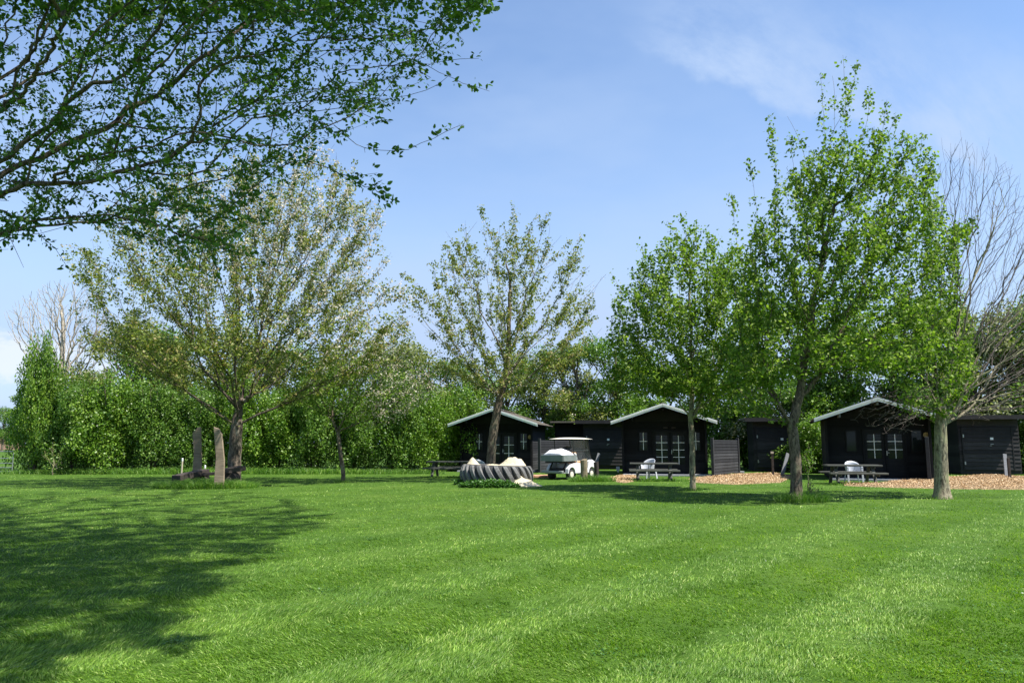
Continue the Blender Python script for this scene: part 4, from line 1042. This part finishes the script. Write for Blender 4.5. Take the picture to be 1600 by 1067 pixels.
def make_right():
    base = chain[0]; o = thing('half_bare_tree', base, 0, 'tree with a thick pale trunk, leafy on its left, bare on its right', 'tree')
    A, par = grow(np.concatenate([limb, P1, P2, sh])-base, [c-base for c in chain], .66, 1.3, 3)
    rad, kids, tips = radii(A, par, .0038, .10); rad[:5] = np.maximum(rad[:5], [.205, .19, .175, .165, .15]); V, Fq = wood_np(A, kids, rad, .008, .05, flare=.4, sel=lambda m: m >= .045)
    np_mesh('trunk', V, Fq, M['bark_light'], o, True)
    V, Fq = wood_np(A, kids, rad, .008, .05, sel=lambda m: m < .045); np_mesh('branches', V, Fq, M['bark_bare'], o, True)
    lim = lambda q: in_poly(np.stack([800+F*q[:, 0]/q[:, 1], 693-F*(q[:, 2]-CAMH)/q[:, 1]], 1), [(x, y) for x, y in poly])
    S, _ = leaf_sites(A, par, rad, tips, .022, 26, .05, gap=(.55, -.12), keep=lambda q: lim(q+base)); S = np.repeat(S, 2, 0); S = S+rng.normal(size=S.shape)*.05
    V, Fq = leaves_np(S, .112, wid=.72, upbias=.3, droop=.35); np_mesh('crown', V, Fq, M['pear_leaf'], o)
    # low bare hanging twigs in front of the cabin
    tw = []
    for k in range(26):
        x, y = rng.uniform(1400, 1465), rng.uniform(600, 645); pts = [W(x, y, DR+rng.uniform(-.5, .7))-base]; ang = rng.uniform(-.5, .5); s = -1 if rng.random() < .85 else 1
        for j in range(rng.integers(5, 11)):
            pts.append(pts[-1]+np.array([s*rng.uniform(.10, .3), rng.uniform(-.15, .12), rng.uniform(-.20, .06)]))
            if rng.random() < .3: s = -s if rng.random() < .3 else s
        pts = np.array(pts); tw.append(tube_np(pts, np.linspace(.012, .004, len(pts)), 4))
        for j in range(2, len(pts)-1, 1):
            q = [pts[j]]
            for _ in range(3): q.append(q[-1]+np.array([rng.uniform(-.16, .12), rng.uniform(-.1, .1), rng.uniform(-.14, .10)]))
            tw.append(tube_np(np.array(q), np.linspace(.006, .003, 4), 3))
    V, Fq = cat(tw); np_mesh('bare_twigs', V, Fq, M['bark_bare'], o)
make_right()
tuft(chain[0][0], chain[0][1], .45, .4, 260, .22, 'short grass tufts at the foot of the half-bare tree', w=.009)

# --- centre cherry
DC = 32.6
poly = [(645, 520), (632, 470), (628, 425), (660, 440), (690, 400), (700, 362), (735, 360), (755, 322), (775, 350), (800, 320), (815, 345), (850, 335), (875, 375), (908, 368), (915, 420), (950, 430), (930, 470), (945, 520), (920, 560), (880, 600), (850, 640), (800, 610), (740, 610), (690, 590), (650, 560)]
P = crown_points(poly, DC, 2200, .85); P = thin_out(P[gapf(P, .95, 1.) > -.05], .52)
sp = spikes([[(770, 420), (760, 370), (751, 320)], [(800, 420), (802, 370), (801, 318)], [(740, 430), (715, 390), (698, 362)], [(690, 480), (660, 450), (630, 428)], [(720, 400), (725, 370), (726, 345)], [(830, 420), (845, 370), (856, 330)], [(870, 450), (890, 410), (908, 368)], [(890, 490), (920, 460), (948, 428)], [(850, 400), (858, 370), (860, 350)], [(820, 380), (828, 350), (840, 335)], [(680, 520), (655, 500), (632, 480)], [(860, 600), (890, 640), (895, 655)], [(850, 590), (905, 615), (930, 600)]], DC, .8)
chain = pxchain([(768, 746), (767, 720), (769, 690), (774, 655), (782, 620), (788, 595), (793, 560), (796, 500), (798, 440)], DC, [0, 0, 0, 0, .05, .1, .1, 0, 0])
limb = spikes([[(785, 605), (800, 580), (815, 555), (840, 510), (870, 470)], [(790, 570), (770, 520), (745, 470), (720, 430)], [(782, 615), (760, 590), (730, 560), (690, 530)], [(793, 560), (815, 500), (825, 440), (835, 390)]], DC, .6, .4)
make_tree('blossoming_cherry', chain[0], chain, np.concatenate([limb, P, sp]), .20, 'open airy cherry tree with a leaning trunk right behind the tractor tyre', bark='bark', leaf='cherry_leaf', bf=.75, up=.9, start=4,
          per_m=6.5, spread=.04, lsize=.125, thr=.05, clus=8, cspread=.07, gap=(1.0, -.38), wid=.6, droop=.4, blossom=(.35, .06, lambda q: np.ones(len(q), bool)), tn=.09, flare=.15)

# --- big left cherry
DL = 30.3
poly = [(150, 560), (125, 490), (140, 450), (120, 400), (165, 370), (200, 330), (260, 290), (330, 260), (400, 250), (440, 235), (490, 222), (530, 240), (575, 285), (600, 330), (590, 380), (612, 430), (640, 455), (650, 510), (630, 560), (560, 600), (480, 625), (420, 600), (370, 600), (300, 590), (230, 590)]
P = crown_points(poly, DL, 5200, .85); P = thin_out(P[gapf(P, 1.15, 2.) > -.12], .44)
sp = spikes([[(540, 330), (550, 290), (556, 255)], [(560, 360), (585, 330), (600, 335)], [(570, 400), (595, 385), (612, 395)], [(590, 480), (620, 460), (640, 450)], [(180, 430), (150, 405), (122, 398)], [(190, 500), (150, 480), (120, 470)], [(500, 260), (510, 235), (525, 225)], [(470, 260), (480, 230), (487, 218)]], DL, .9)
chain = pxchain([(366, 754), (366, 725), (368, 695), (370, 665), (373, 640)], DL)
limb = spikes([[(373, 640), (360, 615), (350, 580), (335, 530), (310, 480), (280, 440), (240, 400)], [(373, 640), (385, 625), (395, 605), (400, 560), (410, 500), (430, 430), (450, 360), (470, 290)], [(366, 625), (368, 570), (365, 500), (370, 430), (385, 350)], [(390, 620), (430, 600), (470, 585), (520, 565), (570, 540), (620, 500)], [(400, 590), (440, 530), (480, 480), (530, 420), (570, 370)],
               [(355, 600), (300, 570), (250, 540), (200, 520), (160, 480)], [(402, 560), (440, 470), (480, 400), (520, 330)]], DL, .9, .45)
make_tree('blossoming_cherry', chain[0], chain, np.concatenate([limb, P, sp]), .27, 'largest cherry tree with white blossom in its top, forked trunk behind the rustic bench', bark='bark_cherry', leaf='cherry_leaf', bf=.7, up=.75, start=3,
          per_m=6.2, spread=.05, lsize=.13, thr=.04, clus=8, cspread=.09, gap=(1.0, -.36), wid=.55, droop=.5,
          blossom=(1.5, .085, lambda q: rng.random(len(q)) < np.clip((q[:, 2]-6.0)/6+(q[:, 0]+11)/9, .02, 1.)), tn=.10, flare=.15)

# --- small blossom tree
DS = G(535, 753)[1]
poly = [(440, 620), (450, 580), (490, 560), (560, 548), (640, 552), (690, 580), (680, 620), (640, 650), (600, 660), (560, 672), (530, 640), (490, 650)]
P = thin_out(crown_points(poly, DS, 1500, .7), .30)
chain = pxchain([(536, 753), (535, 730), (531, 700), (526, 675), (519, 655), (522, 620)], DS)
make_tree('small_fruit_tree', chain[0], chain, P, .095, 'small fruit tree with a thin bent trunk and white blossom on its right side', bark='bark', leaf='pear_leaf', bf=.5, up=.6, start=3,
          per_m=13, spread=.06, lsize=.12, thr=.025, clus=2, cspread=.07, blossom=(.8, .075, lambda q: rng.random(len(q)) < np.clip((q[:, 0]+7.0)/2.5, .06, 1)), flare=.15)
# --- saplings
def sapling(px, py, top, w, label, leaf, n=60, per=40, ls=.08):
    b = G(px, py); D = b[1]; pts = [W(px+rng.normal()*2, py+(top-py)*f, D) for f in (.3, .55, .8, 1)]; poly = [(px-w*.6, py+(top-py)*.35), (px-w, py+(top-py)*.6), (px, top), (px+w, py+(top-py)*.6), (px+w*.5, py+(top-py)*.3)]
    P = crown_points(poly, D, n, 1.)
    make_tree('sapling', b, [b]+pts[:2], np.concatenate([np.array(pts[2:]), P]), .03, label, bark='bark_light', leaf=leaf, bf=.4, up=.6, start=1, per_m=per, spread=.05, lsize=ls, thr=.05, rtip=.004, flare=.1)
sapling(82, 742, 690, 16, 'spindly yellowish sapling leaning before the left end of the hedge', 'olive_leaf', 40, 16)
sapling(1262, 762, 690, 13, 'thin leafy sapling just right of the biggest tree trunk', 'hedge_leaf', 70, 40, .075)
sapling(1270, 780, 748, 9, 'young weedy shoot in the tall grass beside the biggest tree', 'olive_leaf', 20, 40, .06)

# --- bare tree far left
DF = 46.0
b = W(93, 700, DF)*[1, 1, 0]
poly = [(70, 600), (45, 560), (20, 520), (15, 490), (40, 465), (80, 440), (110, 437), (150, 450), (175, 490), (170, 540), (140, 580), (110, 610)]
P = thin_out(crown_points(poly, DF, 2600, .8), .36)
chain = [b]+[W(x, y, DF) for x, y in ((93, 660), (94, 620), (95, 590), (97, 560), (99, 525), (97, 490))]
make_tree('bare_tree', b, chain, P, .26, 'tall leafless tree behind the left end of the hedge', bark='bark_pale', leaf=None, bf=.62, up=1.5, start=2, rtip=.011)
DF2 = 50.0
b = W(215, 700, DF2)*[1, 1, 0]; poly = [(160, 600), (150, 520), (190, 480), (240, 470), (280, 500), (280, 560), (250, 610)]
P = thin_out(crown_points(poly, DF2, 700, .8), .5); chain = [b]+[W(x, y, DF2) for x, y in ((216, 640), (214, 600))]
make_tree('bare_tree', b, chain, P, .2, 'thin leafless treetop showing through the left side of the large cherry', bark='bark_pale', leaf=None, bf=.9, up=1.2, start=2, rtip=.010)

# ================================================================ overhanging branches, near tree at the left
def near_tree():
    base = np.array([-8.3, 8.6, 0]); r = rng
    o = thing('overhanging_tree', base, 0, 'near tree whose dark leafy branches hang into the upper left corner', 'tree')
    poly = [(-700, -420), (-300, -560), (300, -560), (640, -420), (760, -220), (770, 10), (735, 70), (690, 90), (680, 130), (640, 150), (600, 190), (560, 180), (520, 200), (500, 240), (450, 300), (410, 380), (370, 410), (330, 440), (280, 425), (250, 400), (190, 360), (140, 340), (120, 370), (60, 350), (30, 390), (-150, 440), (-400, 380), (-700, 200)]
    pts = []
    dens = 0
    while len(pts) < 9000:
        px, py = r.uniform(-700, 780), r.uniform(-560, 430)
        if not in_poly(np.array([[px, py]]), poly)[0]: continue
        D = r.uniform(7.0, 12.5)
        if py < 0 and r.random() < .35: continue
        p = W(px, py, D)
        if p[2] > 11.5 or p[2] < 2.4: continue
        pts.append(p)
    pts = np.array(pts); P = thin_out(pts[gapf(pts, .5, 4.) > -.10], .19)
    # upper crown, above the picture, that shades the lawn
    shp = [(0, 775), (200, 757), (300, 762), (420, 768), (520, 795), (540, 822), (450, 838), (440, 872), (370, 885), (370, 925), (300, 940), (330, 985), (290, 1030), (200, 1010), (150, 1000), (90, 1067), (-100, 1100), (-300, 1100), (-600, 900), (-300, 780)]
    Q = []; sd3 = np.array(sd)
    while len(Q) < 10000:
        px, py = r.uniform(-600, 545), r.uniform(757, 1100)
        if not in_poly(np.array([[px, py]]), shp)[0]: continue
        g = G(px, py); 
        if g[1] > 29 or r.random() > (g[1]/26)**1.5+.03: continue
        h = r.uniform(6.5, 19); q = g+sd3*h/sd3[2]
        if q[2] < CAMH+735*q[1]/F+.6: continue
        if np.hypot(q[0]+5, q[1]-12) > 13.5: continue
        Q.append(tuple(q))
    P = np.concatenate([P, thin_out(np.array(Q)[gapf(np.array(Q), .62, 3.) > .04], .34)]); Q = []
    while len(Q) < 700:
        x, y, z = r.uniform(-15, -1.5), r.uniform(4, 17), r.uniform(5, 13)
        if ((x+8.3)/7)**2+((y-10)/7)**2+((z-8)/5)**2 > 1: continue
        if z < CAMH+700*y/F+.3 and x > -.72*y: continue
        Q.append((x, y, z))
    P = np.concatenate([P, thin_out(np.array(Q), .42)])
    C = lambda pp, D: [W(x, y, d) for (x, y), d in zip(pp, D)]
    limbs = []
    for pp, D in (([(-150, 130), (0, 55), (60, 35), (130, 15), (230, 5), (330, -25), (420, -60)], [9.2, 9, 9, 9, 9, 9, 9.1]),
                  ([(-150, 180), (0, 135), (60, 130), (120, 120), (200, 140), (280, 165), (340, 190)], [9, 8.8, 8.8, 8.8, 8.8, 8.8, 8.8]),
                  ([(-150, 140), (0, 165), (60, 170), (140, 205), (230, 260), (300, 330)], [8.8, 8.6, 8.5, 8.5, 8.5, 8.5]),
                  ([(210, 0), (250, 15), (290, 30), (340, 55), (360, 60), (420, 55), (470, 30), (500, 5)], [8.5, 8.3, 8.2, 8.1, 8, 7.9, 7.8, 7.8]),
                  ([(360, 60), (410, 110), (460, 165), (510, 190), (560, 230), (590, 270), (612, 312)], [8, 7.9, 7.8, 7.7, 7.6, 7.5, 7.5]),
                  ([(480, 170), (520, 195), (570, 235), (620, 240), (660, 225), (700, 205), (725, 190)], [7.8, 7.7, 7.6, 7.5, 7.4, 7.4, 7.3]),
                  ([(400, 90), (470, 60), (560, 60), (640, 50), (700, 35), (750, 15), (775, 5)], [8, 7.9, 7.8, 7.7, 7.6, 7.5, 7.5]),
                  ([(560, 60), (620, 90), (680, 110), (715, 130), (765, 143)], [7.8, 7.8, 7.7, 7.7, 7.7]),
                  ([(420, 150), (480, 240), (540, 285), (580, 300), (612, 312)], [7.8, 7.7, 7.6, 7.5, 7.5]),
                  ([(600, 70), (650, 100), (690, 95), (745, 92)], [7.8, 7.7, 7.6, 7.6]), ([(560, 120), (610, 145), (650, 150), (690, 148)], [7.8, 7.7, 7.6, 7.6]),
                  ([(0, 300), (10, 350), (25, 380), (38, 418)], [8, 8, 8, 8]), ([(60, 320), (85, 370), (105, 415)], [8, 8, 8]),
                  ([(330, 380), (335, 440)], [8, 8]), ([(-150, 200), (-20, 240), (60, 290), (150, 330), (230, 350), (300, 370), (380, 400)], [9, 8.8, 8.6, 8.5, 8.4, 8.3, 8.3]), ([(-60, 230), (0, 290), (30, 340), (45, 380)], [8.4, 8.3, 8.3, 8.3]), ([(300, 330), (350, 370), (400, 395), (440, 420)], [8.5, 8.4, 8.3, 8.2])):
        Q = C(pp, D); n = max(3, int(sum(np.linalg.norm(Q[i+1]-Q[i]) for i in range(len(Q)-1))/.16)); limbs.append(shoot(None, Q, n)+r.normal(size=(n, 3))*.012)
    for _ in range(95):
        x, y = r.uniform(-60, 640), r.uniform(-20, 330)
        if not in_poly(np.array([[x+35, y+45]]), poly)[0]: continue
        d = r.uniform(7.3, 10); ln = r.uniform(50, 125); a = r.uniform(.5, 1.45); Q = C([(x, y), (x+ln*.5*math.cos(a), y+ln*.45*math.sin(a)), (x+ln*math.cos(a)*.9, y+ln*math.sin(a))], [d, d-.1, d-.1])
        n = max(3, int(np.linalg.norm(Q[2]-Q[0])/.13)); limbs.append(shoot(None, Q, n)+r.normal(size=(n, 3))*.008)
    # keep random points away from the see-through tips on the right
    chain = [base, base+[.05, 0, 1.2], base+[.2, 0, 2.4], base+[.5, .05, 3.4], base+[.9, .1, 4.4]]
    A, par = grow(np.concatenate(limbs+[P])-base, [c-base for c in chain], .42, .0, 3)
    rad, kids, tips = radii(A, par, .0030, .078); rad[:5] = np.maximum(rad[:5], [.27, .24, .21, .17, .13]); V, Fq = wood_np(A, kids, rad, .02, .05, flare=.25)
    np_mesh('trunk', V, Fq, M['bark'], o, True)
    S, dr = leaf_sites(A, par, rad, tips, .016, 16, .03)
    S = np.repeat(S, 3, 0); dr = np.repeat(dr, 3, 0); S = S+r.normal(size=S.shape)*.022
    big = S[:, 2] > CAMH+705*(S[:, 1]+base[1])/F; S2 = S[big]+r.normal(size=(int(big.sum()), 3))*.09; V2, F2 = leaf6_np(S2, .085, upbias=.5, droop=.35, wid=.7)  # extra larger leaves above the picture, added to deepen the lawn shade
    V, Fq = leaf6_np(S, .066, upbias=.5, droop=.35, wid=.58, axis=dr); np_mesh('crown', *cat([(V, Fq), (V2, F2)]), M['near_leaf'], o)
near_tree()

# ================================================================ hedge and background
def bush_mesh(name, rx, ry, h, n, ls, mat, seed, skirt=True, power=.33, lump=.26):
    r = np.random.default_rng(seed); d = unit(r.normal(size=(n, 3))); 
    rad = r.uniform(0, 1, n)**power
    ph = r.uniform(0, 6.28, 6); th = np.arctan2(d[:, 1], d[:, 0])
    lum = 1+lump*(np.sin(3*th+ph[0]+4*d[:, 2])*.6+np.sin(5*th+ph[1]-6*d[:, 2])*.5+np.sin(9*th+ph[2]+9*d[:, 2])*.35)
    P = d*(rad*lum)[:, None]*[rx, ry, h*.52]+[0, 0, h*.5]
    if skirt:     # widen the lower half so that it stands on the ground
        lo = P[:, 2] < h*.5; k = 1+.0*P[:, 2]; k[lo] = 1+ (1-P[lo, 2]/(h*.5))*.55; P[:, 0] *= k; P[:, 1] *= k
    P[:, 2] = np.abs(P[:, 2])
    V, Fq = leaves_np(P, ls, wid=.75, upbias=.35, droop=.2, r=r); return V, Fq
def make_bush(name, rx, ry, h, n, ls, mat, seed, loc_, label, catg, group, stem=True, **k):
    o = thing(name, loc_, 0, label, catg, group); V, Fq = bush_mesh(name, rx, ry, h, n, ls, mat, seed, **k); np_mesh('foliage', V, Fq, M[mat], o)
    tw = []; r = np.random.default_rng(seed+99)
    for i in range(7):
        a = r.uniform(0, 6.28); q = np.array([[0, 0, 0], [math.cos(a)*rx*.2, math.sin(a)*ry*.2, h*.3], [math.cos(a)*rx*.45, math.sin(a)*ry*.45, h*.62], [math.cos(a)*rx*.6, math.sin(a)*ry*.6, h*.9]]); q[0, :2] = r.normal(size=2)*.12
        tw.append(tube_np(q, [.07, .05, .03, .01], 5))
    V, Fq = cat(tw); np_mesh('stems', V, Fq, M['bark'], o, True); return o
HG = 'dense green shrubs of the boundary hedge'
protos = [make_bush('hedge_shrub', 1.9, 1.3, 4.3, 23000, .12, 'hedge_leaf', 11, (0, 200, 0), 'x', 'shrub', HG), make_bush('hedge_shrub', 1.9, 1.3, 4.6, 23000, .115, 'hedge_leaf2', 12, (0, 200, 0), 'x', 'shrub', HG),
          make_bush('hedge_shrub', 1.9, 1.3, 4.2, 22000, .12, 'hedge_leaf', 13, (0, 200, 0), 'x', 'shrub', HG)]
ord_ = ['leftmost', 'second from the left', 'third from the left', 'fourth from the left', 'fifth from the left', 'sixth from the left', 'seventh from the left', 'eighth from the left', 'ninth from the left', 'tenth from the left', 'eleventh from the left', 'twelfth from the left', 'thirteenth from the left', 'fourteenth from the left', 'fifteenth from the left', 'sixteenth from the left', 'seventeenth from the left', 'eighteenth from the left', 'nineteenth from the left', 'rightmost']
used = [False]*9
def place(k, loc_, s, rz, lab, plist, usedl):
    o = plist[k] if not usedl[k] else copy_tree(plist[k]); usedl[k] = True
    o.location = tuple(loc_); o.scale = s; o.rotation_euler.z = rz; o['label'] = lab; return o
# hedge along the back of the lawn, px -> bush centres about a metre behind its foot
hx = [(54, 41.5, .72, 1.3), (118, 41.7, 1., .95), (180, 41.9, 1., 1.0), (243, 42.2, 1., 1.05), (305, 42.5, 1., 1.0), (368, 42.8, 1., 1.05), (430, 43., 1., .98), (492, 43.3, 1., 1.05), (552, 43.6, 1., 1.), (612, 44, 1., 1.02), (668, 44.5, 1., 1.), (722, 46.5, 1., .95)]
dsc = ['bright', 'dark', 'bright', 'dark', 'dark', 'bright', 'bright', 'dark', 'dark', 'dark', 'bright', 'bright']
for i, (px, D, s, hs) in enumerate(hx):
    k = {'bright': (0, 2)[i % 2], 'dark': 1}[dsc[i]]; p = W(px, 700, D)*[1, 1, 0]
    place(k, p, (s*rng.uniform(.9, 1.15), s, hs*rng.uniform(.95, 1.3)), rng.uniform(0, 6.28), '%s green hedge shrub, %s in the long hedge' % (dsc[i], ord_[i]), protos, used)
# shrubs filling between and behind the cabins and sheds
bx = [(880, 53, .9, 'behind the roof of the left cabin'), (1000, 50.5, .95, 'behind the left shed'), (1080, 49, .9, 'behind the roof of the middle cabin'), (1165, 50, .8, 'in the dark gap right of the middle screen'), (1262, 46.5, .85, 'in the gap between middle shed and right cabin'),
      (1285, 42, .72, 'low beside the left wall of the right cabin'), (1330, 44.5, .9, 'behind the roof of the right cabin'), (1480, 43.5, .95, 'in the gap between right cabin and far right shed'), (1600, 41.5, .8, 'right of the far right shed'), (1665, 40, .8, 'at the right edge of the picture beyond the shed'), (1560, 45, .95, 'behind the far right shed')]
for i, (px, D, hs, wh) in enumerate(bx):
    k = (1, 0, 1, 2)[i % 4]; p = W(px, 700, D)*[1, 1, 0]
    place(k, p, (1, 1, hs), rng.uniform(0, 6.28), 'dense green shrub %s' % wh, protos, used)
# background trees above the hedge
BG = 'background trees beyond the hedge'
def bgtree(name, seed, H_, rw, n, ls, mat, clumps):
    """tree with trunk, limbs and leaf clumps of different size"""
    o = thing(name, (0, 300, 0), 0, 'x', 'tree', BG); r = np.random.default_rng(seed); VV = []; tw = []; tw.append(tube_np(np.array([[0, 0, 0], [.1, 0, H_*.35], [-.1, .1, H_*.7], [0, 0, H_*.95]]), [.16, .12, .07, .02], 7))
    for c in range(clumps):
        a = r.uniform(0, 6.28); z = H_*r.uniform(.30, .97); rr = rw*math.sqrt(max(.05, 1-((z/H_-.55)/.52)**2))*r.uniform(.25, 1.); cr = r.uniform(.4, .95)*rw*.42
        C = np.array([rr*math.cos(a), rr*math.sin(a), z]); m = int(n/clumps*(cr/(rw*.28))**2); d = unit(r.normal(size=(m, 3)))*(r.uniform(0, 1, m)**.5*cr)[:, None]*[1, 1, .75]
        VV.append(C+d); z0 = max(H_*.2, z-rr*1.1-.6); tw.append(tube_np(np.array([[0, 0, z0], C*.5+np.array([0, 0, z0*.5+.1]), C, C+[0, 0, cr*.8]]), [.05, .03, .015, .006], 4))
    P = np.concatenate(VV); V, Fq = leaves_np(P, ls, wid=.7, upbias=.3, droop=.3, r=r); np_mesh('crown', V, Fq, M[mat], o); V, Fq = cat(tw); np_mesh('trunk', V, Fq, M['bark'], o, True); return o
tp = [bgtree('background_tree', 21, 7.0, 2.7, 9000, .15, 'olive_leaf', 34), bgtree('background_tree', 22, 7.4, 2.8, 11000, .15, 'hedge_leaf2', 36), bgtree('background_tree', 23, 6.6, 2.5, 7500, .13, 'grey_leaf', 30), bgtree('background_tree', 24, 7.0, 2.2, 11000, .15, 'hedge_leaf', 34)]
ut = [False]*4
bt = [(55, 45.5, 3, .78, 'bright green tree at the left end of the hedge before the bare tree'), (135, 46.5, 2, .92, 'greyish loose tree right of the tall bare tree'), (195, 47, 0, .95, 'olive tree behind the hedge, left edge of the large cherry'),
      (262, 48, 1, .88, 'dark green tree beyond the hedge, left of the bench boards'), (330, 48, 0, .9, 'olive tree beyond the hedge above the bench boards'), (410, 50, 2, .92, 'greyish tree seen through the fork of the large cherry'), (480, 49, 1, .86, 'dark tree beyond the hedge between large cherry and small fruit tree'),
      (545, 50, 2, .92, 'pale greyish tree behind the small fruit tree'), (610, 49, 2, 1.0, 'pale greyish tree right of the small fruit tree'), (668, 50, 0, .9, 'olive tree beyond the hedge, left of the left cabin'), (725, 53, 1, .95, 'dark green tree behind the left slope of the left cabin roof'),
      (790, 55, 0, 1.08, 'olive tree behind the ridge of the left cabin'), (850, 54, 1, 1.1, 'dark green tree behind the right slope of the left cabin roof'), (905, 53, 0, 1.12, 'olive tree above the left shed'), (965, 53, 1, 1.15, 'dark green tree between left shed and middle cabin'),
      (1040, 52, 3, 1.0, 'bright green tree behind the middle cabin'), (1120, 50, 1, 1.05, 'dark green tree right behind the slim tree'), (1190, 49, 2, 1.0, 'greyish tree behind the middle shed'), (1255, 47, 1, 1.05, 'dark green tree seen past the fork of the biggest tree'), (1330, 46, 3, 1., 'bright green tree above the right cabin, left side'),
      (1400, 45, 1, 1.05, 'dark green tree above the right cabin, right side'), (1470, 44, 3, .95, 'bright green tree behind the trunk of the half-bare tree'), (1530, 43.5, 0, 1.05, 'olive tree above the far right shed'), (1590, 43, 2, 1.1, 'greyish blossoming tree at the right edge, above the far right shed'), (1660, 42, 1, 1.05, 'dark green tree beyond the right edge of the far right shed')]
for px, D, k, s, lab in bt:
    s = s*(1.0 if px < 150 else 1.38 if px < 340 else 1.24 if px < 700 else 1.05 if px < 1200 else 1.3)
    p = W(px, 700, D)*[1, 1, 0]; place(k, p, (s*rng.uniform(.9, 1.1), s, s), rng.uniform(0, 6.28), lab, tp, ut)
# far things left of the hedge
def far():
    p = W(4, 690, 160.); p[2] = 0
    o = place(1, p, (1.5, 1.5, 1.25), .4, 'distant dark round tree beyond the field gate at the left edge', tp, ut); o['group'] = 'distant trees beyond the gate'
    q = W(16, 690, 170.); q[2] = 0; o = place(0, q, (1.1, 1.1, .75), 1.4, 'distant low olive bush between far house and hedge', tp, ut); o['group'] = 'distant trees beyond the gate'
    q = W(-40, 690, 165.); q[2] = 0; o = place(1, q, (1.6, 1.6, 1.2), 2.4, 'distant dark tree at the very left, largely cut off', tp, ut); o['group'] = 'distant trees beyond the gate'
    h = W(9, 690, 200.); h[2] = 0; t = thing('farmhouse', h, .2, 'distant small house with an orange roof beyond the gate', 'house')
    m = MB(); m.box((0, 0, 1.2), (7, 6, 2.4)); m.build('wall', M['brickwall'], t)
    m = MB(); m.prism([(-3.8, 2.4), (3.8, 2.4), (0, 4.6)], -3.3, 3.3); m.build('roof', M['rooftile'], t)
far()
# weeds around the tyre, tufts under the tables
def weeds(c, rx, ry, n, h, label):
    a = rng.uniform(0, 6.28, n); rr = np.sqrt(rng.uniform(0, 1, n)); z = h*rng.uniform(0, 1, n)*(1-.6*rr**2)
    P = np.column_stack([rr*np.cos(a)*rx, rr*np.sin(a)*ry, z]); V, Fq = leaves_np(P, .09, wid=.7, upbias=.8, droop=-.1); o = np_mesh('weeds', V, Fq, M['weed']); o.location = (c[0], c[1], 0); setp(o, label, 'weeds', kind='stuff')
sd_t = G(1083, 766); tuft(sd_t[0], sd_t[1]-.05, .32, .25, 260, .22, 'short tufts at the foot of the slim trunk', w=.010)
sd_t = G(535, 753); tuft(sd_t[0], sd_t[1]-.05, .35, .3, 220, .22, 'short tufts at the foot of the small fruit tree', w=.012)
tuft(-16.0, 40.6, 12.5, .55, 9000, .55, 'rough grass fringe along the foot of the long hedge', w=.022)
w = G(764, 761.5); weeds(w, 1.15, .32, 3200, .30, 'low dark leafy weeds along the front of the tractor tyre')
w = G(727, 757); weeds(w, .45, .35, 700, .26, 'small weed patch at the left edge of the tractor tyre')
tuft(tb[2][0], tb[2][1]-.25, 1.4, .45, 1200, .22, 'uncut grass under the right picnic table', w=.012)
tuft(tb[1][0], tb[1][1]-.3, 1.5, .45, 1200, .24, 'uncut grass under the middle picnic table', w=.013)
tuft(tb[0][0]+.3, tb[0][1]-.1, 1.5, .4, 700, .18, 'uncut grass under the left picnic table', w=.013)
